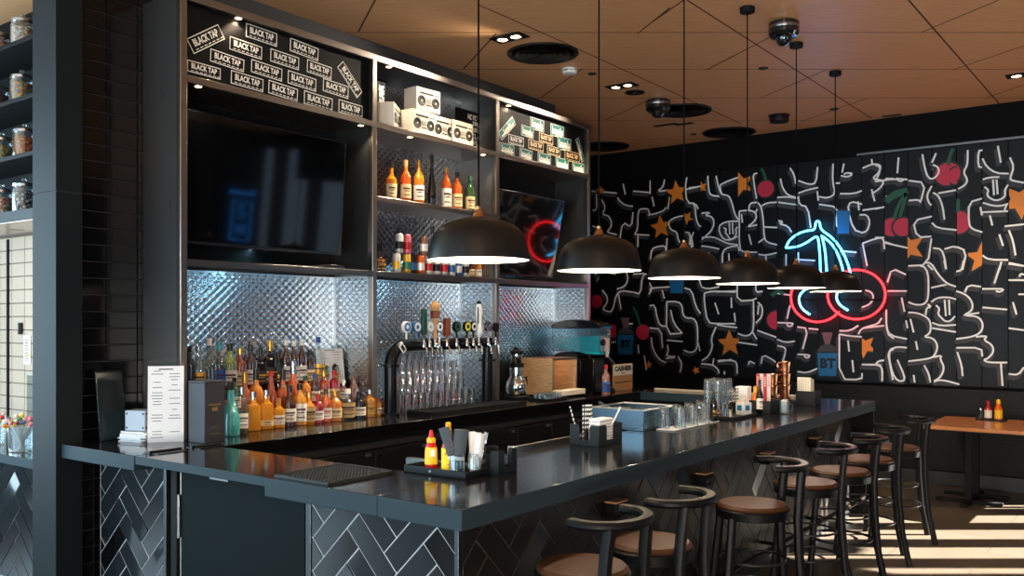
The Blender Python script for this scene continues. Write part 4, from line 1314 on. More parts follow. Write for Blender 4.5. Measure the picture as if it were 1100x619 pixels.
# black rear arch
poly = [(-.29, .03)]
for k in range(13):
    a = PI - PI * k / 12
    poly.append((-.10 + .19 * math.cos(a), .30 + .12 * math.sin(a)))
poly.append((.09, .03))
mb.prism(poly, -.112, .112, lambda u, v, w: (u, w, v))
mb.build('housing', M_blackgloss, sl, .006)
MB().box(.092, .24, -.105, .105, .03, .36).build('front_cabinet', M_blackgloss, sl, .008)
mb = MB().box(.242, .25, -.08, .08, .06, .33)
mb.build('front_panel', mat('panel_charcoal', (34, 36, 40), .2), sl, .003)
MB().box(.245, .37, -.09, .09, .02, .055).build('drip_tray', M_black, sl, .006)
G_tank = thin_glass('tank_clear', (225, 244, 250), .05, .4, .14)
tz0, tz1 = .425, .66
tank = MB()
x0, x1, y0, y1 = -.26, .31, -.108, .108
for (a, b, c_, d) in ((x0, x1, y0, y0 + .004), (x0, x1, y1 - .004, y1), (x0, x0 + .004, y0, y1), (x1 - .004, x1, y0, y1)):
    tank.box(a, b, c_, d, tz0, tz1)
tank.box(x0, x1, y0, y1, tz0 - .004, tz0)
tank.build('tank', G_tank, sl)
# drink: slopes down towards the spout
mb = MB().prism([(x0 + .006, .56), (x0 + .006, .475), (.0, .43), (.20, .40), (.303, .40), (.303, .588)], y0 + .006, y1 - .006, lambda u, v, w: (u, w, v))
mb.build('turquoise_drink', mat('turquoise_drink', (30, 165, 170), .25, trans=.0, ior=1.33), sl)
mb = MB().box(.02, .31, -.1085, .1085, .385, .40)
mb.build('tank_base', M_blackgloss, sl, .004)
mb = MB()
prof = [(-.29, .66)]
for k in range(11):
    a = PI - PI * k / 10
    prof.append((.025 + .30 * math.cos(a), .675 + .075 * math.sin(a)))
prof.append((.33, .66))
mb.prism(prof, -.115, .115, lambda u, v, w: (u, w, v))
mb.build('lid', M_blackgloss, sl, .008)
MB().box(.311, .345, -.03, .03, .43, .56).tube([(.33, 0, .43), (.335, 0, .37)], .016, 12).build('spout', mat('spout_grey', (170, 150, 150), .35), sl, .004)
for s in (-1, 1):
    MB().lathe([(.001, 0), (.034, .0), (.034, .022), (.026, .026), (1e-6, .026)], 18, (0, 0, 0), None, Matrix.Translation((.312, s * .062, .52)) @ Matrix.Rotation(PI / 2, 4, 'Y')).build('tap_knob', M_black, sl)
for a in (-.25, .2):
    for b in (-.09, .09): MB().cyl(.016, .0005, .03, (a, b), 10).build('foot', M_black, sl)
row([(651, 392, 'syrup_bottle', 'whisky', .034, G_pink, L_blue, C_red, 'small syrup bottle with red cap and blue label in front of the slush machine')], -4.555, ZB, 'syrup', '')

p0, p1 = at(658.5, 421, X=-4.72), at(679.5, 420, X=-4.72)
cb = thing('counter_sign', 'small board with white lettered top and wooden lower half beside the slush machine', 'sign', (-4.72, (p0.y + p1.y) / 2, ZB))
w = (p1.y - p0.y); h = at(668, 391, X=-4.72).z - ZB
MB().box(-.012, 0, -w / 2, w / 2, 0.001, h).build('board', mat('sign_timber', (150, 112, 70), .5), cb, .002)
MB().box(.0003, .002, -w / 2 + .004, w / 2 - .004, h * .58, h - .004).build('white_panel', mat('sign_offwhite', (196, 192, 180), .6), cb)
mb = MB()
text_mesh('CASHIER', h * .24, lambda u, v: (.0025, u, h * .82 + v), m=None, mb=mb, bold=.004, sx=w / (h * .24) / 4.6)
for (f0, f1) in ((.64, .67),): mb.box(.0022, .0027, -w * .1, w * .1, h * f0, h * f1)
mb.box(.0003, .0012, -w * .42, w * .42, h * .30, h * .33)
mb.build('lettering', M_black, cb)
mb = MB().box(-.08, .02, -w / 2, -w / 2 + .01, 0.0005, .02).box(-.08, .02, w / 2 - .01, w / 2, 0.0005, .02)
mb.build('stand', M_black, cb)

# shot glasses on a little tray in front of the box
tr = thing('bar_tray', 'small dark tray of clear shot glasses before the wooden box', 'tray', (-4.72, 6.92, ZB))
mb = MB().box(-.11, .11, -.16, .16, .001, .008).box(-.11, .11, -.16, -.152, .008, .02).box(-.11, .11, .152, .16, .008, .02).box(-.11, -.102, -.152, .152, .008, .02).box(.102, .11, -.152, .152, .008, .02)
mb.build('tray', M_black, tr)
for i in range(3):
    for j in range(5):
        glass_at(ME_shot, 'shot_glass', (-4.78 + i * .055, 6.80 + j * .057, ZB + .009), 'clear shot glass upside down on the small tray before the wooden box', 'shot glasses on the small tray')
# ================================================================= things on the bar
def on_bar(px, py, z=ZB): return at(px, py, z=z)
# rubber bar mat
bm_ = thing('bar_mat', 'black ribbed rubber bar mat on the near corner of the bar', 'bar mat', (-3.215, 2.915, ZB))
mb = MB().box(-.185, .185, -.205, .205, .001, .008).box(-.185, .185, -.205, -.195, .008, .014).box(-.185, .185, .195, .205, .008, .014).box(-.185, -.175, -.195, .195, .008, .014).box(.175, .185, -.195, .195, .008, .014)
mb.build('mat_base', mat('rubber', (24, 28, 30), .6), bm_)
mb = MB()
for i in range(17):
    for j in range(19): mb.lathe([(.006, .008), (.005, .0125), (1e-6, .0125)], 6, (-.168 + i * .021, -.189 + j * .021, 0))
mb.build('rubber_nubs', mat('rubber', (24, 28, 30), .6), bm_)

M_caddy = mat('caddy_black', (24, 29, 32), .5, spec=.3)
# ---- condiment tray near the corner
ct = thing('condiment_tray', 'black square condiment tray near the corner of the bar', 'tray', (-2.825, 3.275, ZB))
mb = MB().box(-.20, .19, -.085, .085, .001, .008)
for (a, b, c, d) in ((-.20, .19, -.085, -.078), (-.20, .19, .078, .085), (-.20, -.193, -.078, .078), (.183, .19, -.078, .078)): mb.box(a, b, c, d, .008, .034)
mb.build('tray', M_caddy, ct, .003)
MB().lathe([(.008, 0), (.006, .002), (1e-6, .002)], 12, (0, 0, 0), None, Matrix.Translation((-.03, -.0855, .018)) @ Matrix.Rotation(PI / 2, 4, 'X')).build('badge', M_steel, ct)
ZT_ = ZB + .009
# ketchup squeeze bottle
k = thing('ketchup_bottle', 'red ketchup bottle with yellow label and pointed red cap', 'sauce bottle', (-2.905, 3.255, ZT_), R(-35))
kb = MB().lathe([(.026, 0), (.031, .004), (.031, .05), (.029, .10), (.022, .128), (.019, .135), (1e-6, .135)], 20).build('bottle_body', mat('ketchup_red', (186, 20, 18), .25), k)
MB().lathe([(.0315, .032), (.0316, .05), (.0297, .10), (.0265, .114)], 20).build('label', mat('label_yellow', (238, 186, 30), .5), kb)
MB().box(.029, .0325, -.012, .012, .07, .105).build('label_patch', L_white, kb)
cap = MB().lathe([(.021, .1355), (.022, .137), (.022, .155), (.014, .16), (1e-6, .16)], 16).build('cap', mat('cap_yellow', (236, 178, 24), .4), k)
MB().lathe([(.0135, .1601), (.010, .175), (.006, .195), (1e-6, .196)], 12).build('nozzle', mat('nozzle_red', (206, 40, 40), .4), cap)
# mustard / hot sauce tall bottle
k = thing('hot_sauce_bottle', 'tall hot sauce bottle with yellow label and yellow cap', 'sauce bottle', (-2.80, 3.26, ZT_), R(-35))
kb = MB().lathe([(.028, 0), (.033, .004), (.033, .12), (.026, .142), (.014, .16), (.012, .19), (1e-6, .19)], 20).build('bottle_body', mat('sauce_red', (150, 24, 14), .2), k)
lb = MB().lathe([(.0336, .012), (.0336, .118)], 20).build('label', mat('label_bright_yellow', (246, 204, 16), .5), kb)
mb = MB()
for a in range(5):
    M = Matrix.Rotation(-.6 + a * .3, 4, 'Z')
    mb.box(.0325, .0342, -.003, .003, .088, .10, None, M)
mb.box(.030, .0343, -.012, .012, .04, .046)
mb.build('label_print', L_red, lb)
MB().lathe([(.0125, .17), (.0140, .172), (.0135, .235), (.010, .24), (1e-6, .24)], 14).build('cap', mat('cap_yellow', (236, 178, 24), .4), k)
# glass jars with cutlery, straws and napkins
def jar_glass(r, h):
    return MB().lathe([(r * .9, 0), (r, .004), (r, h * .78), (r * .86, h * .86), (r * .9, h * .88), (r * .9, h), (r * .84, h), (r * .8, h * .86), (r * .92, h * .76), (r * .92, .008), (1e-6, .008)], 20)
def glass_jar(label, loc, r=.036, h=.095):
    t = thing('glass_jar', label, 'jar', loc)
    jar_glass(r, h).build('jar', M_glass, t)
    return t
def napkin_roll(parent_loc, label, ang, leanx, leany, m, L_=.21, w=.024):
    t = thing('rolled_napkin', label, 'napkin', parent_loc, ang)
    M = Matrix.Rotation(leanx, 4, 'X') @ Matrix.Rotation(leany, 4, 'Y')
    MB().lathe([(w * .45, .0), (w * .5, .02), (w * .8, L_ * .75), (w * .9, L_), (w * .55, L_ * .99), (w * .3, L_ * .93), (1e-6, L_ * .9)], 10, (0, 0, 0), None, M, sx=1, sy=.5).build('rolled_cloth', m, t)
    MB().lathe([(w * .60, L_ * .3), (w * .64, L_ * .38)], 10, (0, 0, 0), None, M, sx=1, sy=.55).build('paper_band', M_white, t)
    return t
M_napd = mat('napkin_charcoal', (70, 78, 84), .8)
M_napl = mat('napkin_white', (226, 228, 230), .8)
j1 = (-2.725, 3.235, ZT_); j2 = (-2.675, 3.305, ZT_)
glass_jar('glass jar stuffed with charcoal napkin rolls beside the hot sauce', j1, .037, .10)
glass_jar('glass jar holding white napkins and cutlery at the tray corner', j2, .034, .098)
napkin_roll((j1[0] - .006, j1[1], ZT_ + .0085), 'charcoal napkin roll leaning toward the hot sauce bottle', 0.3, R(6), R(-14), M_napd, .22, .03)
napkin_roll((j1[0] + .006, j1[1], ZT_ + .0085), 'broad charcoal napkin roll standing upright in the near jar', R(45), R(2), R(5), M_napd, .205, .04)
for i, (lx, ly, hh_, nm) in enumerate([(-12, -8, .19, 'leaning back over the hot sauce'), (-4, 3, .185, 'upright at the jar centre'), (4, 10, .18, 'leaning toward the napkin holder'), (9, 2, .185, 'at the near side of the jar')]):
    napkin_roll((j2[0] + (i - 1.5) * .010, j2[1] + (i % 2) * .012 - .006, ZT_ + .0085), 'white napkin roll in the corner jar, ' + nm, .5 * i, R(lx), R(ly), M_napl, hh_, .022)
def fork(label, loc, rz, lx, ly, Ln=.19):
    t = thing('table_fork', label, 'fork', loc, rz)
    M = Matrix.Rotation(lx, 4, 'X') @ Matrix.Rotation(ly, 4, 'Y')
    mb = MB().box(-.0055, .0055, -.0012, .0012, 0, Ln * .55, None, M).box(-.003, .003, -.0012, .0012, Ln * .55, Ln * .72, None, M).box(-.010, .010, -.0012, .0012, Ln * .72, Ln * .8, None, M)
    for q in range(4): mb.box(-.010 + q * .0055, -.0072 + q * .0055, -.001, .001, Ln * .8, Ln, None, M)
    tag(mb.build('handle_and_tines', M_chrome, t))
    return t
fork('steel fork standing in the corner jar beside white napkins', (j2[0] + .012, j2[1] + .012, ZT_ + .009), R(40), R(-8), R(12))
fork('steel fork leaning in the jar of charcoal napkins', (j1[0] - .014, j1[1] + .012, ZT_ + .009), R(20), R(-5), R(-10), .2)
def straw(label, loc, rz, lx, ly, L_=.2, m1=None, r=.0035, striped=True, group=None):
    t = thing('paper_straw', label, 'straw', loc, rz, group)
    M = Matrix.Rotation(lx, 4, 'X') @ Matrix.Rotation(ly, 4, 'Y')
    MB().lathe([(r, 0), (r, L_)], 10, (0, 0, 0), None, M).build('straw', m1 or M_white, t)
    if striped:
        mb = MB(); n = 10
        turns = L_ / .026
        vs, fs = [], []
        S = int(turns * 12)
        for i in range(S + 1):
            a = 2 * PI * i / 12
            z = L_ * i / S
            for q in (0, .012):
                zz = min(L_, z + q)
                vs.append(M @ Vector(((r + .0004) * math.cos(a), (r + .0004) * math.sin(a), zz)))
        for i in range(S): fs.append((2 * i, 2 * i + 2, 2 * i + 3, 2 * i + 1))
        mb.add(vs, fs)
        mb.build('spiral_stripe', M_black, t)
    return t
# ---- black napkin caddies
def caddy(name, label, loc, rz, w, d, h, notch=True):
    """open-topped box with U-shaped cut-outs in its walls"""
    t = thing(name, label, 'napkin holder', loc, rz)
    th = .005
    def wall(a, b, axis, off):
        pts = [(a, .006), (b, .006), (b, h)]
        if notch:
            m_, q = (a + b) / 2, (b - a) * .17
            pts += [(m_ + q * 1.3, h), (m_ + q, h * .85), (m_ + q, h * .28), (m_ - q, h * .28), (m_ - q, h * .85), (m_ - q * 1.3, h)]
        pts.append((a, h))
        f = (lambda u, v, w_: (u, off + w_, v)) if axis == 'x' else (lambda u, v, w_: (off + w_, u, v))
        return MB().prism(pts, 0, th, f)
    wall(-w / 2, w / 2, 'x', -d / 2).build('side_panel', M_caddy, t, .0015)
    wall(-w / 2, w / 2, 'x', d / 2 - th).build('side_panel', M_caddy, t, .0015)
    wall(-d / 2 + th, d / 2 - th, 'y', -w / 2).build('side_panel', M_caddy, t, .0015)
    wall(-d / 2 + th, d / 2 - th, 'y', w / 2 - th).build('side_panel', M_caddy, t, .0015)
    MB().box(-w / 2, w / 2, -d / 2, d / 2, .001, .006).box(-.003, .003, -d / 2 + th, d / 2 - th, .006, h * .8).build('base', M_caddy, t)
    return t
def napkins(label, loc, rz, w, d, h, m=M_napl):
    t = thing('napkin_stack', label, 'napkins', loc, rz)
    mb = MB(); n = 9
    rnd = random.Random(int(loc[1] * 100))
    for i in range(n):
        z0 = h * i / n
        o = rnd.uniform(-.003, .003)
        mb.box(-w / 2 + o, w / 2 + o, -d / 2 - o, d / 2 - o, z0, z0 + h / n * .8)
    mb.build('folded_paper', m, t, .001)
    return t
caddy('napkin_caddy', 'black notched napkin caddy behind the condiment tray', (-2.66, 3.44, ZB), 0, .16, .15, .115)
caddy('napkin_caddy', 'black notched napkin caddy holding striped straws in the middle of the bar', (-2.79, 4.60, ZB), 0, .20, .27, .125)
c2 = (-2.79, 4.60, ZB + .007)
napkins('stack of white napkins in the caddy with striped straws', (c2[0] + .05, c2[1] - .03, c2[2]), 0, .075, .15, .155)
for i in range(7):
    straw('black and white striped paper straw in the middle caddy', (c2[0] - .055 + (i % 4) * .009, c2[1] - .06 + i * .011, c2[2]), 0, R(-2 + i * .5), R(-1 + i * .3), .225, None, .0042, True, 'striped straws in the middle caddy')
straw('black and white striped paper straw leaning out on its own toward the pillar', (c2[0] - .06, c2[1] - .085, c2[2]), 0, R(4), R(-16), .225, None, .0042)
straw('plain white paper straw leaning over the napkins in the middle caddy', (c2[0] + .012, c2[1] + .07, c2[2]), 0, R(-16), R(20), .23, None, .005, False)

# ---- steel ice tub at the inner edge
it = thing('ice_tub', 'rectangular stainless steel ice tub at the inner edge of the bar', 'ice tub', (-3.03, 5.52, ZB))
mb = MB().box(-.22, .18, -.22, .22, .001, .012)
for (a, b, c, d) in ((-.22, .18, -.22, -.214), (-.22, .18, .214, .22), (-.22, -.214, -.214, .214), (.174, .18, -.214, .214)): mb.box(a, b, c, d, .012, .135)
mb.build('tub', mat('tub_steel', (112, 130, 142), .25, 1.0), it, .003)
mb = MB()
for pts in ([(-.22, -.22), (.18, -.22)], [(.18, -.22), (.18, .22)], [(.18, .22), (-.22, .22)], [(-.22, .22), (-.22, -.22)]):
    mb.tube([(*pts[0], .138), (*pts[1], .138)], .006, 8)
mb.build('rolled_rim', M_steel, it)
MB().box(-.2, .16, -.2, .2, .02, .085).build('ice', mat('ice', (200, 214, 220), .3, trans=.5, ior=1.31, bump=.8, bscale=40), it)
sc_ = thing('ice_scoop', 'clear plastic ice scoop resting in the steel tub', 'scoop', (-3.08, 5.42, ZB + .088), R(30))
mb = MB()
n = 10
vs = []
for i in range(7):
    x = -.06 + .12 * i / 6
    for j in range(n):
        a = PI + PI * j / (n - 1)
        vs.append((x, .045 * math.cos(a), .05 + .045 * math.sin(a)))
fs = [(i * n + j, i * n + j + 1, (i + 1) * n + j + 1, (i + 1) * n + j) for i in range(6) for j in range(n - 1)]
mb.add(vs, fs)
o = mb.build('bowl', thin_glass('clear_plastic', (225, 240, 245), .08, .6, .15), sc_)
sm = o.modifiers.new('thick', 'SOLIDIFY'); sm.thickness = .003
MB().tube([(-.06, 0, .02), (-.10, 0, .05), (-.16, 0, .085)], .010, 8).build('handle', mat('clear_plastic', (225, 240, 245), .05, trans=.9, ior=1.4), sc_)

# ---- upside-down glasses beside the tub
mt = thing('glass_mat', 'pale painted reflection under the upside-down glasses beside the ice tub', 'mat', (-2.75, 5.78, ZB))
MB().box(-.07, .07, -.36, .36, .001, .008).build('mat', mat('reflection_white', (210, 216, 220), .5), mt, .003)  # pale sheet put in for the glasses' reflection on the stone
for i in range(7):
    glass_at(ME_pint, 'pint_glass', (-2.715 if i % 2 else -2.79, 5.48 + i * .095, ZB + .0085), 'upside-down clear glass in the row beside the steel ice tub', 'glasses beside the ice tub')
# copper strainer
st = thing('cocktail_strainer', 'copper cocktail strainer lying by the glasses', 'strainer', (-2.86, 6.22, ZB), R(40))
mb = MB().tube([(.045 * math.cos(a * PI / 8), .045 * math.sin(a * PI / 8), .012) for a in range(16)], .007, 8, closed=True)
mb.build('coil_spring', mat('copper', (238, 172, 130), .22, 1.0), st)
MB().lathe([(.042, .016), (.042, .019), (1e-6, .021)], 18).tube([(.04, 0, .018), (.10, 0, .03), (.15, 0, .05)], .007, 8).build('plate_and_handle', mat('copper', (238, 172, 130), .22, 1.0), st)

# ---- service tray: stacked tumblers, jigger, sachets, straws
M_copper = mat('copper', (238, 172, 130), .22, 1.0)
svt = thing('service_tray', 'black service tray crowded with tumblers and straws', 'tray', (-2.79, 6.52, ZB))
mb = MB().box(-.16, .16, -.22, .22, .001, .008)
for (a, b, c, d) in ((-.16, .16, -.22, -.214), (-.16, .16, .214, .22), (-.16, -.154, -.214, .214), (.154, .16, -.214, .214)): mb.box(a, b, c, d, .008, .022)
mb.build('tray', M_caddy, svt, .002)
for lv in range(3):
    for i in range(2):
        for j in range(3):
            glass_at(ME_tum, 'tumbler_glass', (-2.87 + i * .083, 6.37 + j * .083, ZB + .009 + lv * .0955), 'clear tumbler in the block stacked on the service tray', 'tumblers on the service tray')
def jigger(label, loc):
    t = thing('jigger', label, 'jigger', loc)
    mb = MB().lathe([(.024, 0), (.022, .004), (.012, .055), (.009, .062), (.012, .07), (.026, .125), (.023, .124), (.010, .075), (1e-6, .072)], 18)
    mb.build('double_cup', M_chrome, t)
    MB().lathe([(.0105, .058), (.0125, .062), (.0105, .066)], 16).build('waist_ring', M_steel, t)
jigger('polished steel jigger standing before the stacked tumblers', (-2.68, 6.335, ZB + .009))
row([(766.5, 420, 'bitters_bottle', 'whisky', .02, G_dark, L_black, C_black, 'small black bitters bottle on the service tray beside tumblers')], -2.70, ZB + .009, 'service bottles', '')
sb = thing('sachet_box', 'white box of sachets with a blue square on the service tray', 'box', (-2.70, 6.64, ZB + .009), R(-20))
MB().box(-.04, .04, -.045, .045, 0, .095).build('carton', M_white, sb, .003)
MB().box(.0402, .041, -.024, .022, .035, .075).box(-.024, .022, -.046, -.0452, .035, .075).build('blue_square', mat('sachet_blue', (20, 110, 160), .5), sb)
mb = MB(); rnd = random.Random(9)
for i in range(7): mb.box(-.035 + i * .009, -.031 + i * .009, -.036, .036, .06, .105 + rnd.uniform(0, .02))
mb.build('sachets', mat('sachet_paper', (225, 214, 200), .7), sb)
scp = thing('straw_cup', 'dark cup of striped straws on the service tray', 'cup', (-2.78, 6.69, ZB + .009))
MB().lathe([(.024, 0), (.028, .003), (.032, .085), (.029, .085), (.025, .008), (1e-6, .008)], 18).build('cup', M_caddy, scp)
MB().lathe([(.0325, .083), (.0335, .087), (.030, .088)], 18).build('rim', M_blackmetal, scp)
for i in range(9):
    a = i * 2 * PI / 9
    straw('black and white striped paper straw in the cup on the service tray', (-2.78 + .012 * math.cos(a), 6.69 + .012 * math.sin(a), ZB + .0185), 0, R(-7 * math.sin(a)), R(7 * math.cos(a) - 7), .19, None, .0042, True, 'striped straws on the service tray')

# ---- large black caddy with menus and hot sauce
cad = caddy('condiment_caddy', 'large black caddy with napkins, hot sauce and table cards', (-2.725, 6.99, ZB), 0, .31, .26, .105, False)
z0 = ZB + .0065
nb = thing('napkin_pack', 'white packet of napkins standing upright in the large caddy', 'napkins', (-2.82, 6.93, z0), R(0))
mb = MB()
for i in range(8): mb.box(-.05, .05, -.045 + i * .011, -.036 + i * .011, 0, .20)
mb.build('folded_napkins', M_napl, nb, .001)
mb = MB()
for r_ in range(7):
    for c_ in range(5): mb.box(-.04 + c_ * .018, -.034 + c_ * .018, -.0458, -.0452, .03 + r_ * .022, .036 + r_ * .022)
mb.build('dotted_print', mat('print_bluegrey', (150, 166, 186), .7), nb)
hs = thing('hot_sauce_bottle', 'orange hot sauce bottle with yellow cap in the large caddy', 'sauce bottle', (-2.71, 6.90, z0), R(-30))
kb = MB().lathe([(.026, 0), (.030, .004), (.030, .10), (.020, .13), (.011, .15), (.010, .17), (1e-6, .17)], 18).build('bottle_body', mat('sauce_orange', (222, 96, 16), .2), hs)
MB().lathe([(.0305, .02), (.0305, .09)], 18).build('label', mat('label_amber', (238, 160, 30), .5), kb)
MB().lathe([(.0115, .155), (.014, .157), (.013, .205), (1e-6, .208)], 14).build('cap', mat('cap_yellow', (236, 178, 24), .4), hs)
for i, (dx, col, nm) in enumerate([(-.045, (178, 60, 60), 'red'), (-.015, (206, 200, 200), 'white'), (.015, (160, 44, 50), 'dark red'), (.045, (214, 206, 206), 'pale')]):
    mc = thing('table_card', nm + ' upright table card standing at the back of the large caddy', 'card', (-2.70 + dx, 7.05, z0), R(8 * i - 10))
    MB().box(-.014, .014, -.002, .002, 0, .30).build('card', mat('card_' + nm.replace(' ', '_'), col, .6), mc)
    mb = MB()
    for q in range(5): mb.box(-.009, .009, -.0028, -.0022, .20 + q * .017, .206 + q * .017)
    mb.build('printed_lines', L_white if i % 2 == 0 else L_red, mc)
row([(816, 408, 'soy_bottle', 'tall', .024, G_dark, L_white, C_black, 'dark slim bottle in the large caddy beside the table cards')], -2.66, z0, 'caddy bottles', '')
mg = thing('glass_mug', 'clear glass mug of white sugar packets beside the large caddy', 'mug', (-2.50, 6.98, ZB))
MB().lathe([(.034, .001), (.037, .004), (.040, .10), (.037, .10), (.034, .01), (1e-6, .01)], 18).build('mug', M_glass, mg)
MB().tube([(.038, 0, .08), (.062, 0, .075), (.066, 0, .05), (.058, 0, .028), (.037, 0, .025)], .005, 8).build('mug_handle', M_glass, mg)
mb = MB()
for i in range(6): mb.box(-.022 + i * .008, -.017 + i * .008, -.018, .018, .012, .105 + .006 * (i % 3))
mb.build('sugar_packets', M_napl, mg)

# ---- copper mugs stacked two by three
def copper_mug(label, loc, rz):
    t = thing('copper_mug', label, 'mug', loc, rz)
    MB().lathe([(.034, 0), (.038, .003), (.0425, .04), (.0465, .085), (.0485, .091), (.0485, .097), (.0455, .097), (.043, .084), (.036, .008), (1e-6, .006)], 24).build('mug_body', M_copper, t)
    mb = MB().tube(chaikin([Vector(p) for p in ((.044, 0, .082), (.075, 0, .085), (.082, 0, .05), (.068, 0, .022), (.044, 0, .02))], 2), .006, 8)
    mb.build('mug_handle', M_copper, t)
    return t
nm = ('at the bottom of', 'in the middle of', 'on top of')
p1, p2 = at(829.5, 437, X=-2.71), at(842, 434, X=-2.66)
for lv in range(3):
    copper_mug('hammered copper mug ' + nm[lv] + ' the stack nearer the large caddy' if lv else 'copper mug at the bottom of the stack nearer the large caddy', (p1.x, p1.y, ZB + .001 + lv * .099), R(205 + 8 * lv))
for lv in range(4):
    copper_mug('copper mug ' + ('at the bottom of', 'second in', 'third in', 'on top of')[lv] + ' the taller stack farther along the bar', (p2.x, p2.y + .02, ZB + .001 + lv * .099), R(215 + 9 * lv))
cad4 = caddy('napkin_caddy', 'black napkin caddy at the far end of the bar past the copper mugs', (-2.60, 7.85, ZB), 0, .17, .15, .125, False)
nb4 = thing('napkin_pack', 'white printed napkins standing in the far end caddy', 'napkins', (-2.62, 7.85, ZB + .007))
mb = MB()
for i in range(8): mb.box(-.06, .055, -.05 + i * .012, -.041 + i * .012, 0, .235 - .003 * i)
mb.build('folded_napkins', mat('napkin_cream', (226, 220, 204), .8), nb4, .001)
mb = MB()
for r_ in range(6):
    for c_ in range(5): mb.box(-.05 + c_ * .02, -.042 + c_ * .02, -.0508, -.0502, .13 + r_ * .016, .137 + r_ * .016)
mb.build('dotted_print', mat('print_grey', (150, 146, 140), .7), nb4)

# ================================================================= bar stools
M_stool = mat('stool_black', (10, 11, 13), .45, spec=.22)
M_leather = mat('brown_leather', (66, 40, 20), .5, spec=.3, noise=.2, nscale=12)
def bar_stool():
    t = thing('bar_stool', 'x', 'bar stool', (0, 0, 0), 0, 'bar stools along the tiled front')
    # seat: ring frame + leather pad (back of the stool towards +x)
    MB().lathe([(.19, .685), (.205, .69), (.208, .735), (.20, .742), (.15, .742), (.15, .685)], 36, close=True).build('seat_frame', M_stool, t)
    MB().lathe([(.196, .7425), (.199, .752), (.185, .766), (.12, .772), (1e-6, .773)], 36).build('seat_pad', M_leather, t)
    # legs; the two rear ones run on up to the back rail
    for s in (-1, 1):
        MB().tube([(-.15, s * .125, .70), (-.18, s * .15, .35), (-.205, s * .17, .0)], .02, 10, flat=(.023, .021)).build('leg', M_stool, t)
        MB().tube([(.235, s * .14, .975), (.222, s * .145, .86), (.21, s * .15, .70), (.215, s * .155, .5), (.235, s * .16, .25), (.285, s * .165, .0)], .02, 10, flat=(.026, .021)).build('leg', M_stool, t)
    # curved back rail (horseshoe)
    pts = []
    for k in range(19):
        a = R(-108) + R(216) * k / 18
        pts.append((.125 + .165 * math.cos(a), .19 * math.sin(a), .985))
    MB().tube(pts, .02, 10, flat=(.027, .018)).build('back_rail', M_stool, t)
    # foot ring
    ring = [(.205 * math.cos(2 * PI * k / 28), .205 * math.sin(2 * PI * k / 28), .29) for k in range(28)]
    MB().tube(ring, .009, 8, closed=True).build('foot_ring', M_blackmetal, t)
    ring = [(.185 * math.cos(2 * PI * k / 28), .185 * math.sin(2 * PI * k / 28), .45) for k in range(28)]
    MB().tube(ring, .007, 8, closed=True).build('stretcher_ring', M_blackmetal, t)
    return t
stool = bar_stool()
SL = ['black bar stool with brown leather seat nearest the bar corner', 'second black bar stool from the bar corner', 'third black bar stool, its back rail lit blue by the neon', 'fourth black bar stool from the bar corner', 'fifth black bar stool from the bar corner',
      'sixth black bar stool, next to last toward the far wall', 'last black bar stool, nearest the wooden table']
SP = [(-2.04, 3.25, -4), (-2.01, 3.80, 3), (-1.955, 4.94, 38), (-1.94, 5.82, 16), (-1.90, 6.42, 18), (-1.91, 7.09, 20), (-1.905, 7.91, 22)]
for i, (x, y, a) in enumerate(SP):
    if i == 0: stool.location = (x, y, 0); stool.rotation_euler.z = R(a); stool['label'] = SL[0]
    else: dup(stool, (x, y, 0), R(a), SL[i])

# ================================================================= wooden table by the far wall
TBX0, TBY0, TBY1, TBZ = -2.02, 9.5, 10.6, .78
tb = thing('dining_table', 'brown wooden table on black metal legs by the mural wall', 'table', (TBX0 + .8, (TBY0 + TBY1) / 2, 0))
hy = (TBY1 - TBY0) / 2
MB().box(-.8, .8, -hy, hy, TBZ - .035, TBZ).build('tabletop', M_tablewood, tb, .004)
MB().box(-.8, .8, -hy - .0008, hy + .0008, TBZ - .05, TBZ - .0355).build('edge_frame', M_black, tb)
for x in (-.45, .45):
    for s in (-1, 1):
        MB().box(x - .03, x + .03, s * .2 - .03, s * .2 + .03, .03, TBZ - .05).build('leg', M_black, tb, .003)
    mb = MB().box(x - .035, x + .035, -hy + .08, hy - .08, .002, .03).box(x - .30, x + .30, -.235, -.165, .002, .03).box(x - .3, x + .3, .165, .235, .002, .03)
    mb.build('foot_plate', M_black, tb, .004)
    MB().box(x - .05, x + .05, -hy + .06, hy - .06, TBZ - .06, TBZ - .0505).build('top_bracket', M_black, tb)
# condiments on the table
p = at(1065, Y=10.36)
tt = thing('condiment_tray', 'small black condiment tray on the wooden table', 'tray', (p.x, p.y, TBZ))
mb = MB().box(-.14, .14, -.06, .06, .001, .006)
for (a, b, c, d) in ((-.14, .14, -.06, -.055), (-.14, .14, .055, .06), (-.14, -.135, -.055, .055), (.135, .14, -.055, .055)): mb.box(a, b, c, d, .006, .02)
mb.build('tray', M_caddy, tt, .002)
zt_ = TBZ + .007
def shaker(label, loc, r, h, gm, lm, cm, name='salt_shaker', nz=False):
    t = thing(name, label, 'shaker', loc)
    MB().lathe([(r * .9, 0), (r, .004), (r, h * .55), (r * .6, h * .72), (r * .55, h * .78), (1e-6, h * .78)], 16).build('glass_body', gm, t)
    MB().lathe([(r * .6, h * .785), (r * .62, h * .79), (r * .55, h * .97), (r * .3, h), (1e-6, h)], 16).build('cap', cm, t)
    if lm: MB().lathe([(r * 1.015, h * .1), (r * 1.015, h * .5)], 16).build('label', lm, t)
shaker('small clear salt shaker at the end of the table tray', (p.x - .10, p.y, zt_), .024, .12, G_clear, None, C_silver)
shaker('sauce bottle with white label between shaker and mustard on the table', (p.x - .03, p.y, zt_), .036, .20, G_red, L_white, mat('cap_darkred', (120, 30, 26), .5), 'sauce_bottle')
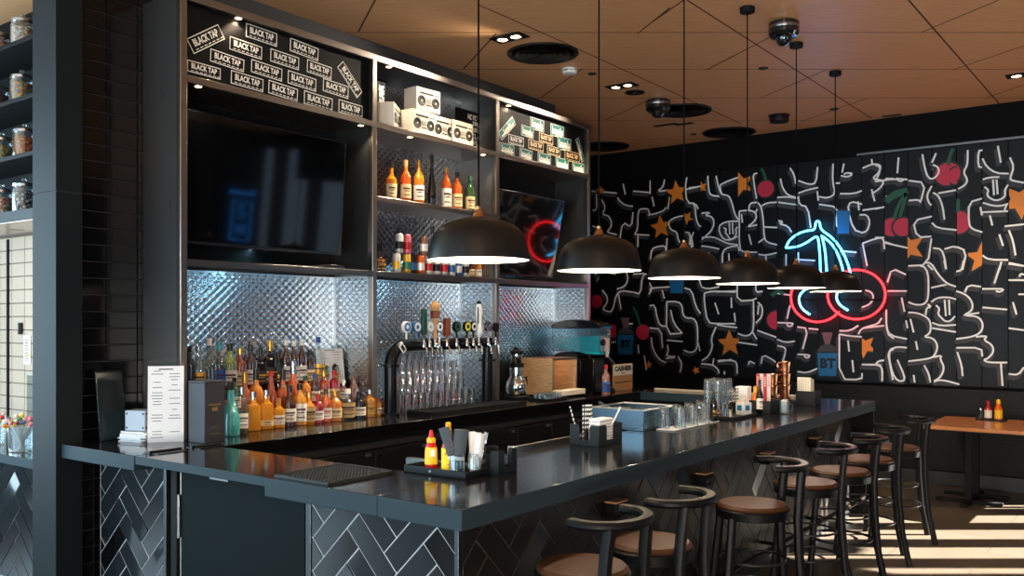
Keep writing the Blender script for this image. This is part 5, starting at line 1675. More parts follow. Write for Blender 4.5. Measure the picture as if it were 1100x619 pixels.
shaker('yellow and red sauce bottle on the wooden table', (p.x + .065, p.y - .005, zt_), .038, .215, mat('sauce_orange', (222, 96, 16), .2), mat('label_yellow', (238, 186, 30), .5), mat('cap_yellow', (236, 178, 24), .4), 'mustard_bottle')
# ================================================================= pendant lamps above the bar
M_shade = mat('shade_black', (12, 13, 14), .36, spec=.35)
M_cord = mat('cord_black', (6, 6, 7), .8, spec=.1)
M_shadein = mat('shade_white', (238, 234, 226), .6)
M_brass = mat('brass', (190, 140, 96), .28, 1.0)
PXs, PY0, PD, PZ = -2.566, 3.199, 1.061, 2.08
PL = ['nearest the bar corner', 'second from the bar corner', 'third from the bar corner', 'fourth from the bar corner', 'fifth from the bar corner', 'farthest from the bar corner']
pend = None
RR = .234
outer = [(1.0, 0), (.995, .012), (.965, .05), (.93, .085), (.88, .118), (.78, .147), (.60, .170), (.38, .186), (.16, .194), (.12, .196)]
for i in range(6):
    loc = (PXs, PY0 + PD * i, PZ)
    lab = 'black dome pendant lamp with white inside over the bar, ' + PL[i]
    if pend is None:
        pend = thing('pendant_lamp', lab, 'pendant lamp', loc, 0, 'pendant lamps over the bar')
        sh = MB().lathe([(r * RR, z) for r, z in outer], 48)
        sh.f = [f for f in sh.f if len(f) == 4]; sh.mi = [0] * len(sh.f)
        sh.build('lamp_shade', M_shade, pend)
        inn = MB().lathe([(r * RR - .004, z - .003 if z > 0 else 0) for r, z in outer[:-1]] + [(1e-6, .19)], 48)
        inn.f = [tuple(reversed(f)) for f in inn.f if len(f) == 4]; inn.mi = [0] * len(inn.f)
        inn.lathe([(RR - .004, 0), (RR, 0)], 48); inn.f = [f for f in inn.f if len(f) <= 4]; inn.mi = [0] * len(inn.f)
        inn.build('shade_lining', M_shadein, pend)
        MB().lathe([(.030, .194), (.032, .198), (.024, .206), (.018, .225), (.012, .232), (.012, .245), (1e-6, .246)], 16).build('brass_cap', M_brass, pend)
        bl = MB().lathe([(1e-6, .06), (.02, .064), (.03, .082), (.03, .10), (.018, .125), (.014, .14), (.014, .165), (1e-6, .165)], 20).build('bulb', mat('bulb_glow', (255, 220, 170), .5, emit=(255, 216, 160), es=18), pend)
        MB().tube([(0, 0, .246), (0, 0, ZC - PZ - .04)], .0045, 8).build('cord', M_cord, pend)
        MB().cyl(.055, ZC - PZ - .04, ZC - PZ, (0, 0), 24).build('canopy', M_black, pend, .004)
    else:
        dup(pend, loc, label=lab)
    light('pendant_light', 'POINT', (loc[0], loc[1], PZ + .05), 30, (1, .80, .58), .03)

# ================================================================= ceiling fittings
def cpos(px, py): return at(px, py, z=ZC)
M_vent = mat('vent_black', (12, 13, 15), .4)
vents = [(583, 57, .31, 'nearest the shelving unit and smoke detector'), (733, 118.5, .32, 'with a camera mounted at its rim'), (783, 142, .32, 'close to the mural wall'), (650, 157, .32, 'partly hidden behind the shelving unit')]
for k, (px, py, r, nm) in enumerate(vents):
    p = cpos(px, py)
    v = thing('ceiling_vent', 'round black ceiling vent ' + nm, 'ceiling vent', (p.x, p.y, ZC), 0, 'round ceiling vents')
    MB().lathe([(r, 0), (r, -.012), (r * .93, -.018), (r * .88, -.008), (r * .86, 0)], 40).build('rim', M_vent, v)
    mb = MB()
    for q in range(1, 5):
        rr_ = r * (.86 - q * .18)
        mb.lathe([(rr_, -.003), (rr_ + r * .10, -.02), (rr_ + r * .085, -.021), (rr_ - r * .01, -.003)], 32)
    mb.lathe([(r * .85, -.001), (1e-6, -.001)], 32)
    mb.build('louvre_rings', mat('vent_ring', (20, 22, 25), .3), v)
M_spotglow = mat('spot_glow', (255, 230, 190), .5, emit=(255, 222, 170), es=40)
dls = [(547, 40, 'twin', 'beside the large round vent'), (668, 92, 'twin', 'near the second pendant cord'), (1092, 81, 'single', 'near the edge of the ceiling over the table')]
for (px, py, kd, nm) in dls:
    p = cpos(px, py)
    d = thing('downlight', 'recessed ' + kd + ' ceiling downlight ' + nm, 'downlight', (p.x, p.y, ZC), R(0))
    w = .15 if kd == 'twin' else .085
    mb = MB()
    for (a, b, c, e) in ((-w, w, -.08, -.068), (-w, w, .068, .08), (-w, -w + .012, -.068, .068), (w - .012, w, -.068, .068)): mb.box(a, b, c, e, -.008, -.0005)
    mb.box(-w + .012, w - .012, -.068, .068, -.002, -.0008)
    M_ = Matrix.Rotation(R(36), 4, 'Z')
    mb.build('frame', M_black, d)
    for s in ((-1, 1) if kd == 'twin' else (0,)):
        hd = MB().lathe([(.055, -.0022), (.055, -.012), (.045, -.014), (.042, -.004)], 20, (s * .068, 0, 0)).build('lamp_head', mat('head_grey', (120, 110, 100), .3, .8), d)
        MB().lathe([(.040, -.0042), (.038, -.008), (1e-6, -.011)], 20, (s * .068, 0, 0)).build('lens', M_spotglow, hd)
    light('downlight_lamp', 'SPOT', (p.x, p.y, ZC - .03), 260 if kd == 'twin' else 190, (1, .74, .46), .04, spot=R(100), blend=.8, look=(0, 0, -1))
# one lens is turned to the bottles; spots on the signs are added fill
p = cpos(547, 40)
light('bottle_spot', 'SPOT', (p.x - .06, p.y, ZC - .03), 520, (1, .80, .55), .04, spot=R(34), blend=.6, look=Vector((-4.98, 4.1, 1.25)) - p)
light('sign_fill', 'SPOT', (p.x + .06, p.y, ZC - .03), 100, (1, .86, .66), .04, spot=R(95), blend=.7, look=Vector((-4.95, 5.0, 3.5)) - p)
p = cpos(668, 92)
light('sign_fill', 'SPOT', (p.x - .06, p.y, ZC - .03), 100, (1, .86, .66), .04, spot=R(80), blend=.7, look=Vector((-4.95, 6.9, 3.4)) - p)
# smoke detector
p = cpos(612, 74)
sd = thing('smoke_detector', 'white smoke detector beside the largest round vent', 'smoke detector', (p.x, p.y, ZC))
MB().lathe([(.068, -.0005), (.07, -.006), (.07, -.03), (.06, -.046), (.03, -.05), (1e-6, -.05)], 28).build('housing', M_white, sd)
MB().lathe([(.0705, -.02), (.0715, -.022), (.0705, -.026)], 28).box(-.02, .02, -.0712, -.069, -.03, -.015).build('sensing_slots', mat('slot_grey', (110, 112, 114), .5), sd)
# small dark sprinkler and sensor discs
for (px, py, r, h_, nm) in [(636, 79, .04, .006, 'beside the smoke detector'), (682, 99, .10, .008, 'next to the second twin downlight'), (820, 73, .045, .006, 'between two pendant canopies'), (896, 117, .05, .006, 'under the farthest pendant cord'), (745, 144, .04, .006, 'between two large vents near the mural wall')]:
    p = cpos(px, py)
    d = thing('ceiling_sensor', 'small dark round ceiling disc ' + nm, 'ceiling sensor', (p.x, p.y, ZC), 0, 'ceiling discs')
    MB().lathe([(r, -.0005), (r, -h_), (r * .8, -h_ - .002), (1e-6, -h_ - .002)], 24).build('cover_plate', M_vent, d)
    MB().lathe([(r * .3, -h_ - .0022), (r * .25, -h_ - .012), (1e-6, -h_ - .013)], 14).build('sensor_tip', M_vent, d)
for (px, py, L_, nm) in [(715, 134, .30, 'under the vent that carries a camera'), (958, 124, .20, 'beyond the farthest pendant'), (735, 133, .22, 'beside the vent that carries a camera')]:
    p = cpos(px, py)
    d = thing('slot_diffuser', 'narrow black slot diffuser ' + nm, 'ceiling vent', (p.x, p.y, ZC), YAW * 0)
    MB().box(-L_ / 2, L_ / 2, -.04, .04, -.006, -.0005).build('frame', M_vent, d, .002)
    MB().box(-L_ / 2 + .01, L_ / 2 - .01, -.012, .012, -.010, -.0062).build('blade', M_blackmetal, d)
p = cpos(837, 124)
d = thing('ceiling_speaker', 'short black cylinder ceiling speaker near the mural wall', 'ceiling speaker', (p.x, p.y, ZC))
MB().lathe([(.10, -.0005), (.105, -.01), (.105, -.07), (.098, -.078), (.09, -.074), (1e-6, -.07)], 28).build('housing', M_vent, d)
MB().lathe([(.12, -.0002), (.12, -.006), (.106, -.008)], 28).build('mounting_ring', M_blackmetal, d)
# dome cameras
for (px, py, r, nm) in [(842, 24, .115, 'between the fourth and fifth pendant canopies'), (707, 108, .13, 'at the rim of a round vent')]:
    p = cpos(px, py)
    cmr = thing('ceiling_camera', 'black ceiling security camera ' + nm, 'security camera', (p.x, p.y, ZC))
    MB().lathe([(r * .92, -.0005), (r, -.01), (r, -.09), (r * .85, -.115), (r * .5, -.12), (1e-6, -.12)], 28).build('housing', mat('camera_black', (18, 19, 21), .22, coat=.4), cmr)
    MB().lathe([(r * .55, -.1205), (r * .52, -.15), (r * .36, -.175), (1e-6, -.185)], 24).build('dome', mat('dome_tinted', (30, 32, 36), .05, .3, coat=1.0), cmr)
    MB().lathe([(r * 1.002, -.03), (r * 1.012, -.034), (r * 1.012, -.05), (r * 1.002, -.054)], 28).build('trim_ring', M_steel, cmr)

# ================================================================= mural
MY = Y1 - .03
mu = thing('mural', 'black painted board mural of white bubble lettering, stars, cherries and cups', 'mural', (0, MY, 1.094))
PW = .25
J0 = -1.698
M_mur = mat('mural_black', (11, 12, 15), .42, spec=.22, rnoise=.06, nscale=3, stretch=(1, 1, .3))
xx = J0 + PW * 9
k = 0
while xx > -7.2:
    MB().box(xx - PW + .0025, xx - .0025, 0.0, .028, 0, 3.719 - 1.094).build('board', M_mur, mu, .002)
    xx -= PW; k += 1
M_pw = mat('mural_white', (238, 243, 246), .6, spec=.2)
M_pg = mat('mural_grey', (66, 68, 74), .6, spec=.2)
M_po = mat('mural_orange', (226, 134, 44), .5)
M_pr = mat('mural_crimson', (190, 38, 70), .5)
M_pb = mat('mural_blue', (20, 104, 160), .5)
M_pk = mat('mural_ink', (6, 6, 8), .5)
M_pgr = mat('mural_green', (20, 84, 60), .5)
def fm(off):
    return lambda u, v: (u, -.0008 - off, v)
def uv(px, py):
    p = at(px, py, Y=MY); return (p.x, p.z - 1.094)
TOPV = 3.719 - 1.094
DEP = [0.0]
def fv(off):
    n = [0]
    def f(u, v):
        n[0] += 1
        return (u, -.0008 - off - DEP[0] * .25 - n[0] * 6e-6, v)
    return f
def clampv(P): return [(u, min(max(v, .01), TOPV - .01)) for u, v in P]
white, grey = MB(), MB()
rnd = random.Random(2)
def strokes(ox, oy, s, lines):
    for ln in lines:
        P = clampv([uv(ox + x / s, oy + y / s) for x, y in ln])
        Q = chaikin(P, 2 if len(P) > 5 else 1)
        w = .019
        DEP[0] += 2e-5; white.ribbon(Q, w, fv(.0021))
        if len(P) > 2 or rnd.random() < .4:
            grey.ribbon([(q[0] - .016 + rnd.uniform(-.004, .004), max(.02, q[1] - .034)) for q in Q], .046, fv(0.0))
strokes(630, 150, 4.425, [[(25, 245), (70, 248), (145, 255)], [(175, 210), (185, 262)], [(148, 275), (160, 295), (185, 312), (222, 318)], [(222, 245), (300, 252)], [(303, 195), (303, 260)], [(312, 272), (322, 318)],
    [(372, 190), (365, 225), (335, 248), (395, 240)], [(292, 360), (330, 352), (365, 340), (380, 322)], [(300, 355), (295, 330), (270, 328), (245, 335), (245, 425), (232, 445)], [(48, 260), (50, 335), (30, 335)],
    [(72, 285), (92, 320), (75, 358), (105, 360), (122, 395), (115, 420), (95, 440), (145, 452)], [(30, 410), (60, 425)], [(160, 470), (172, 392), (215, 418), (222, 345)], [(228, 448), (245, 452), (300, 455)], [(245, 452), (245, 510)],
    [(305, 570), (310, 520), (340, 508), (375, 505), (380, 535)], [(478, 180), (470, 225), (478, 300), (520, 305), (531, 330)], [(470, 238), (531, 225)], [(462, 362), (420, 370), (388, 392), (400, 430), (430, 438), (435, 470), (445, 490)],
    [(400, 255), (395, 290), (388, 330)], [(470, 440), (495, 445), (490, 500)], [(510, 440), (495, 475), (500, 515)], [(385, 460), (380, 530)]])
strokes(740, 150, 4.421, [[(0, 230), (58, 222)], [(90, 172), (95, 245), (105, 265), (145, 270)], [(130, 172), (140, 225), (155, 262), (190, 265), (205, 300), (220, 360), (235, 380)], [(150, 215), (190, 195), (235, 180)], [(148, 215), (150, 235), (157, 262)],
    [(0, 302), (28, 302), (35, 380), (50, 412), (60, 412)], [(60, 350), (105, 345), (75, 360), (110, 365), (122, 395), (110, 430), (85, 455), (62, 475)], [(62, 465), (115, 462), (145, 475), (185, 495), (235, 500)],
    [(145, 410), (165, 395), (195, 388), (235, 388)], [(145, 412), (145, 440), (165, 475), (200, 478), (232, 460)], [(165, 420), (180, 425), (172, 440), (185, 455), (195, 475), (215, 468), (228, 445), (222, 425), (232, 415)], [(192, 395), (195, 450)], [(207, 395), (210, 450)],
    [(240, 340), (285, 335), (318, 345), (322, 375), (300, 400), (275, 415)], [(285, 335), (290, 302), (325, 298)], [(240, 340), (240, 520), (262, 535), (325, 535)], [(250, 355), (255, 395)], [(285, 450), (297, 500)], [(275, 415), (325, 405)], [(318, 345), (325, 330)],
    [(325, 160), (305, 165), (310, 210), (322, 280)], [(328, 300), (345, 320), (355, 390), (358, 470), (375, 490), (420, 500)], [(345, 315), (375, 300), (418, 298)], [(358, 415), (420, 418)], [(330, 490), (358, 470)],
    [(435, 185), (445, 230), (470, 265), (510, 275)], [(480, 135), (500, 165), (508, 210)], [(420, 275), (470, 272), (515, 280)], [(425, 298), (515, 310)], [(425, 385), (450, 390), (425, 400), (470, 410), (488, 440)],
    [(520, 195), (575, 215), (605, 205), (612, 130)], [(520, 255), (560, 240), (615, 228)], [(520, 270), (525, 310), (565, 320), (580, 420)], [(610, 245), (615, 290)], [(60, 505), (100, 510), (145, 520)], [(95, 535), (100, 550)],
    [(160, 585), (160, 530), (190, 510), (235, 505)], [(190, 540), (192, 580)], [(235, 510), (240, 530)], [(330, 545), (365, 550), (418, 538)], [(365, 550), (368, 580)], [(520, 535), (522, 600)], [(462, 545), (462, 600)], [(0, 450), (15, 470), (20, 510)], [(520, 570), (600, 575)]])
strokes(630, 280, 4.419, [[(30, 50), (60, 75), (50, 95)], [(75, 50), (140, 65)], [(75, 140), (100, 170), (100, 200), (75, 230), (95, 240), (125, 245), (145, 140), (220, 150)], [(190, 55), (200, 90), (180, 125), (145, 135)], [(150, 150), (165, 230)],
    [(222, 65), (290, 60), (265, 75), (258, 160), (222, 150)], [(95, 395), (140, 385)], [(95, 395), (90, 440), (135, 490)], [(220, 300), (200, 300)], [(300, 140), (312, 130), (395, 125)], [(300, 105), (312, 135), (297, 160)], [(360, 140), (370, 180)],
    [(300, 215), (325, 210), (335, 270), (350, 310), (380, 312)], [(300, 320), (355, 325), (362, 415)], [(308, 365), (315, 420), (345, 470), (378, 485)], [(380, 195), (455, 195), (458, 275), (525, 272), (530, 390), (520, 430), (490, 438), (462, 425)],
    [(400, 235), (415, 300), (455, 345)], [(382, 195), (380, 350), (455, 345)], [(382, 378), (458, 385)], [(385, 400), (390, 430), (378, 455), (435, 455), (378, 465)], [(435, 455), (455, 490), (445, 530)], [(545, 125), (575, 135), (630, 125)], [(535, 90), (545, 120)],
    [(465, 130), (500, 140), (520, 220), (542, 252)], [(560, 155), (600, 145), (707, 150)], [(560, 155), (560, 200), (575, 295), (620, 300), (707, 300)], [(610, 200), (628, 255)], [(688, 175), (690, 225)], [(530, 390), (540, 430)],
    [(615, 315), (592, 370), (600, 410), (580, 455), (548, 475)], [(545, 490), (600, 495), (625, 515), (630, 535)], [(600, 495), (605, 465)], [(625, 480), (690, 470)], [(655, 525), (657, 540)], [(275, 450), (285, 520)], [(245, 400), (250, 440)]])
strokes(770, 290, 4.762, [[(0, 112), (105, 108)], [(105, 75), (105, 160), (190, 155)], [(75, 145), (76, 195)], [(90, 220), (95, 265)], [(0, 280), (50, 290), (105, 295)], [(180, 155), (205, 145)], [(200, 75), (200, 115), (235, 110)],
    [(188, 160), (190, 300), (175, 330), (145, 340), (108, 325)], [(185, 320), (205, 355)], [(210, 165), (235, 190), (232, 240), (200, 272)], [(215, 180), (210, 230)], [(208, 310), (305, 345)], [(108, 370), (208, 385)], [(165, 485), (165, 465), (195, 480)],
    [(228, 480), (235, 432), (295, 465), (300, 475)], [(310, 270), (380, 272), (392, 275), (380, 290), (362, 288), (360, 272)], [(375, 180), (360, 250)], [(308, 355), (350, 372), (400, 365)], [(310, 388), (345, 395), (355, 410), (335, 480), (320, 500), (312, 490)],
    [(412, 292), (468, 300), (440, 405)], [(412, 432), (478, 435), (470, 450), (452, 448), (450, 435)], [(412, 520), (460, 528), (515, 505)], [(470, 300), (520, 305)], [(5, 465), (40, 462), (95, 465), (105, 490), (105, 530)], [(38, 525), (40, 535)], [(310, 120), (380, 130)]])
strokes(820, 310, 5.386, [[(440, 265), (500, 275), (570, 280)], [(440, 265), (440, 525), (570, 528), (572, 490)], [(490, 300), (497, 365)], [(515, 415), (522, 485)], [(440, 245), (500, 245), (550, 215)], [(550, 265), (565, 235), (605, 220), (665, 205), (685, 170)], [(575, 230), (700, 215)],
    [(570, 440), (650, 440), (685, 445), (690, 530)], [(650, 440), (665, 420), (700, 415)], [(755, 350), (720, 370), (735, 450), (750, 530)], [(710, 130), (715, 260), (755, 290)], [(570, 110), (620, 90), (640, 50), (625, 20), (590, 10)]])
strokes(820, 150, 3.093, [[(258, 120), (280, 125), (298, 115), (280, 110), (268, 115)], [(268, 80), (262, 110)], [(255, 180), (300, 180), (328, 170)], [(232, 80), (230, 140), (240, 180), (215, 195), (185, 190)], [(240, 145), (255, 145)],
    [(330, 95), (365, 80), (392, 85), (385, 110), (360, 130), (395, 135), (400, 145), (385, 165), (360, 180)], [(360, 165), (370, 205)], [(360, 65), (362, 80)], [(330, 235), (400, 225)], [(405, 130), (433, 130)],
    [(328, 215), (290, 205), (280, 230), (300, 300), (330, 310)], [(320, 250), (345, 250), (355, 275), (345, 305), (325, 310)], [(315, 205), (318, 235)], [(185, 215), (250, 225), (240, 280), (255, 300)], [(330, 345), (370, 330), (402, 325)], [(330, 345), (345, 420)], [(405, 340), (433, 350)], [(255, 370), (310, 375)]])
strokes(940, 150, 4.419, [[(0, 120), (25, 130), (20, 165), (0, 195)], [(112, 85), (106, 160)], [(0, 200), (100, 185), (120, 200), (138, 190)], [(100, 185), (155, 190)], [(160, 195), (240, 205), (215, 305), (210, 285), (160, 290)], [(0, 330), (45, 320)], [(0, 465), (40, 465), (45, 520)], [(50, 270), (75, 275)],
    [(45, 490), (155, 515)], [(225, 70), (235, 130), (250, 180), (275, 190), (305, 160), (300, 130), (275, 120)], [(290, 65), (270, 110)], [(440, 50), (440, 120), (418, 155), (440, 190), (430, 215), (395, 235)], [(270, 220), (245, 265), (255, 300), (268, 312)],
    [(275, 252), (300, 265), (320, 310), (330, 380)], [(300, 255), (385, 240)], [(270, 395), (295, 420), (388, 430)], [(270, 365), (180, 385), (200, 465), (268, 460)], [(160, 600), (250, 595), (268, 470)], [(250, 595), (275, 619)],
    [(275, 515), (315, 520), (330, 560), (338, 615)], [(330, 520), (380, 505), (435, 530), (415, 619)], [(510, 50), (490, 55), (490, 130), (508, 132)], [(510, 90), (530, 130), (575, 160), (635, 162)], [(583, 30), (597, 110)], [(640, 85), (660, 130), (640, 185), (650, 195), (707, 205)],
    [(512, 190), (540, 180), (590, 178)], [(520, 225), (540, 240), (530, 265), (555, 285), (585, 290), (620, 270), (615, 240), (632, 215)], [(560, 190), (565, 265)], [(577, 190), (582, 260)], [(512, 300), (560, 315), (600, 315), (632, 305)],
    [(508, 280), (445, 298), (445, 400), (460, 425), (510, 440)], [(500, 320), (508, 360)], [(510, 345), (632, 340)], [(625, 310), (615, 335)], [(545, 360), (557, 408)], [(590, 450), (608, 505)], [(510, 550), (540, 570), (632, 572)], [(615, 412), (707, 402)], [(635, 430), (655, 480), (667, 550)], [(635, 585), (707, 600)], [(600, 580), (590, 619)]])
strokes(930, 280, 4.27, [[(100, 140), (190, 140)], [(100, 100), (120, 35), (185, 65)], [(195, 25), (285, 20), (290, 160), (275, 200), (230, 205), (195, 190)], [(165, 170), (178, 235)], [(270, 10), (300, 10), (330, 60), (370, 105), (415, 120)], [(360, 0), (368, 40)], [(300, 125), (370, 110)], [(415, 50), (440, 45), (450, 0)],
    [(95, 225), (95, 310), (115, 345), (190, 360)], [(275, 250), (280, 215), (300, 215), (285, 200)], [(300, 190), (330, 170), (380, 168), (415, 178)], [(322, 205), (340, 220), (330, 245), (350, 265), (365, 280), (390, 278), (410, 255)], [(362, 180), (368, 255)], [(382, 180), (385, 250)], [(305, 285), (345, 300), (415, 295)],
    [(415, 140), (460, 155), (490, 190), (490, 230), (445, 252), (515, 255), (540, 290), (530, 330), (490, 350), (415, 360)], [(450, 250), (520, 240)], [(455, 145), (470, 112), (530, 120)], [(195, 238), (240, 240), (290, 265), (300, 300), (295, 335), (265, 350), (310, 355), (332, 390), (320, 430), (300, 450), (195, 462)],
    [(205, 268), (220, 330)], [(185, 275), (192, 310)], [(230, 370), (238, 410)], [(305, 310), (415, 328)], [(300, 445), (350, 435), (340, 450), (362, 490), (345, 535), (305, 558), (345, 545), (430, 568)], [(268, 480), (290, 520), (297, 560)], [(190, 400), (140, 395), (100, 415), (130, 550), (190, 555), (145, 455)], [(220, 525), (225, 560)],
    [(415, 400), (530, 400), (535, 440)], [(420, 420), (440, 480), (445, 530)], [(505, 350), (560, 345), (540, 365), (580, 385), (588, 420), (560, 450), (540, 455), (560, 468), (650, 468)], [(620, 470), (628, 575)], [(535, 130), (600, 130), (632, 130), (620, 145), (597, 140)], [(620, 15), (590, 105)], [(535, 215), (650, 225)], [(655, 15), (726, 25)], [(655, 90), (726, 90)],
    [(705, 75), (710, 60), (726, 65)], [(700, 155), (726, 155)], [(675, 190), (692, 248)], [(655, 310), (726, 320)], [(655, 520), (700, 525), (726, 490)], [(0, 478), (60, 478), (78, 500), (75, 555)], [(50, 475), (60, 460), (85, 458)]])
grey.build('painted_shadows', M_pg, mu)
white.build('painted_outlines', M_pw, mu)
def star(c, r, rot=0.0, clip=None):
    u, v = uv(*c)
    r = r * 11.3 / FPX
    P = []
    for k in range(10):
        a = PI / 2 + rot + k * PI / 5
        q = r if k % 2 == 0 else r * .45
        P.append((u + q * math.cos(a), v + q * math.sin(a)))
    bk = [(u + (p[0] - u) * 1.28 - .01, v + (p[1] - v) * 1.28 - .015) for p in P]
    if clip:
        a0, a1 = uv(clip[0], c[1])[0], uv(clip[1], c[1])[0]
        P = clip_poly(P, a0, a1, 0, TOPV - .01); bk = clip_poly(bk, a0, a1, 0, TOPV - .01)
    f = fm(.003)
    mb = MB()
    mb.add([fm(.0025)(*p) for p in bk], [tuple(range(len(bk)))], M_pk)
    mb.add([f(*p) for p in P], [tuple(range(len(P)))], M_po)
    mb.build('painted_star', None, mu)
for (c, r, rot, cl_) in [((727, 207), 14, .1, (715, 736)), ((710, 244), 14, .1, (699, 718)), ((645, 205), 6, 0, None), ((738, 234), 8, .6, (735, 745)), ((754, 201), 7, .2, (753, 762)), ((797, 198), 14, .3, (793, 806)), ((784, 369), 15, .05, (772, 794)),
                         ((929, 372), 12, .5, (926, 938)), ((1055, 277), 15, 0, (1040, 1055)), ((976, 266), 16, .3, (975, 991)), ((1096, 216), 17, .7, (1084, 1112)), ((697, 392), 5, 0, None), ((748, 398), 5, .4, None)]:
    star(c, r, rot, cl_)
def cherry(c, r, clip=None, stem=None, up=0.0):
    u, v = uv(*c); r = r * 11.3 / FPX
    P = [(u + r * math.cos(2 * PI * k / 28), v + r * .97 * math.sin(2 * PI * k / 28)) for k in range(28)]
    bk = [(u + (p[0] - u) * 1.2, v + (p[1] - v) * 1.2) for p in P]
    if clip:
        a0, a1 = uv(clip[0], c[1])[0], uv(clip[1], c[1])[0]
        P = clip_poly(P, a0, a1, 0, TOPV - .01); bk = clip_poly(bk, a0, a1, 0, TOPV - .01)
    mb = MB()
    mb.add([fm(.0025 + up)(*p) for p in bk], [tuple(range(len(bk)))], M_pk)
    mb.add([fm(.003 + up)(*p) for p in P], [tuple(range(len(P)))], M_pr)
    if stem:
        mb.ribbon(chaikin([uv(*q) for q in stem], 2), .035, fm(.0035), M_pgr)
    mb.build('painted_cherry', None, mu)
cherry((822.5, 203), 9, None, [(823, 195), (821, 186), (818, 181)])
cherry((834, 344), 10, (822, 834.5)); cherry((641, 324), 8, (636, 648)); cherry((691, 357), 9, (680, 697), [(688, 350), (684, 336), (680, 330)]); cherry((658, 356), 8, (654, 662))
cherry((1018, 187), 11, None, [(1019, 178), (1020, 168), (1024, 160)]); cherry((1028, 189), 8, (1020, 1028), None, .0012)
cherry((958, 244), 9, (950.5, 975), [(960, 236), (966, 218), (975, 206)]); cherry((970, 244), 9, (950, 975.5), [(966, 236), (970, 222), (975, 206), (960, 212), (953, 218)], .0012)
cherry((1029, 239), 11, (1028, 1042), [(1029, 228), (1029.5, 214)])
def cup(c, w, h, txt=True, straw_=True, clip=None):
    f = fm(.003)
    def q(x, y): return uv(c[0] + x, c[1] + y)
    mb = MB()
    bk = [q(-w * .62, -h * .55), q(w * .62, -h * .55), q(w * .55, h * .58), q(-w * .55, h * .58)]
    mb.add([fm(.0025)(*p) for p in bk], [(3, 2, 1, 0)], M_pk)
    mb.add([f(*p) for p in (q(-w * .52, -h * .45), q(w * .52, -h * .45), q(w * .44, h * .5), q(-w * .44, h * .5))], [(3, 2, 1, 0)], M_pb)
    if straw_:
        n = 12
        dome = [q(w * .5 * math.cos(PI * k / n), -h * .5 - h * .32 * math.sin(PI * k / n)) for k in range(n + 1)]
        mb.add([f(*p) for p in dome], [tuple(range(n + 1))], M_pg)
        mb.add([f(*p) for p in (q(-w * .12, -h * .8), q(w * .12, -h * .8), q(w * .26, -h * 1.3), q(-w * .30, -h * 1.3))], [(0, 1, 2, 3)], mat('mural_mauve', (110, 84, 90), .5))
    if txt:
        u0, v0 = uv(*c); s = 11.3 / FPX
        text_mesh('BT', h * .5 * s, lambda u, v: fm(.0036)(u0 + u, v0 + v), m=M_pk, mb=mb, bold=.008, sx=1.0)
    mb.build('painted_cup', None, mu)
cup((672, 370), 17, 22); cup((889, 391), 21, 26); cup((727, 308), 15, 14, False, False); cup((906, 238), 14, 26, False, False)
for pts in ([(640, 300), (645, 292), (649, 285)], [(829, 318), (836, 312), (842, 316)], [(952, 214), (962, 207), (975, 204)]):
    MB().ribbon([uv(*p) for p in pts], .05, fm(.0032), M_pgr).build('painted_leaf', None, mu)

# ================================================================= neon cherry sign
NYp = Y1 - .14
ne = thing('neon_sign', 'glowing neon sign of two red cherries with pale blue stems on the mural', 'neon sign', at(900, 300, Y=NYp))
nl = ne.location.copy()
M_nred = mat('neon_red', (255, 60, 60), .4, emit=(255, 24, 30), es=13)
M_ncyan = mat('neon_cyan', (160, 230, 255), .4, emit=(60, 190, 255), es=13)
def npt(px, py):
    p = at(px, py, Y=NYp); return Vector((p.x, p.y, p.z)) - nl
def neon(pts, m, closed=False, r=.011):
    P = [npt(*p) for p in pts]
    P = chaikin(P, 2) if not closed else P
    MB().tube(P, r, 8, closed=closed).build('neon_tube', m, ne)
def circ(cx, cy, rx, ry, a0, a1, n=40): return [(cx + rx * math.cos(a0 + (a1 - a0) * k / n), cy + ry * math.sin(a0 + (a1 - a0) * k / n)) for k in range(n + 1)]
neon(circ(920, 316.5, 31, 26.5, 0, 2 * PI, 44)[:-1], M_nred, True)
neon(circ(878, 319.5, 28.5, 26.5, R(35), R(330)), M_nred)
for pts in ([(870, 309), (863, 312), (858, 319), (859, 328), (864, 334), (870, 338)], [(905, 309), (900, 313), (898, 320), (902, 328), (911, 333.5)]): neon(pts, M_ncyan)
z = lambda x, y: (820 + x / 3.093, 150 + y / 3.093)
for ln in ([(75, 360), (85, 335), (112, 314), (142, 303), (172, 301), (173, 273), (187, 270), (190, 300), (230, 325), (262, 368), (280, 410), (290, 445)],
           [(75, 360), (112, 357), (142, 344), (170, 324), (182, 322), (188, 380), (190, 450)], [(194, 318), (206, 370), (211, 450)], [(200, 324), (232, 350), (256, 400), (268, 450)]):
    neon([z(*p) for p in ln], M_ncyan)
mb = MB()
for (px, py) in ((878, 293.5), (878, 345), (920, 291), (920, 342), (950, 317), (850, 319), (875, 250), (905, 280)):
    p = npt(px, py); MB().tube([p, p + Vector((0, .105, 0))], .007, 6).build('standoff', M_blackmetal, ne)
p0, p1 = npt(852, 322), npt(949, 322)
mb = MB().tube([p0 + Vector((0, .08, 0)), p1 + Vector((0, .08, 0))], .012, 6)
mb.build('cable_bar', M_black, ne)
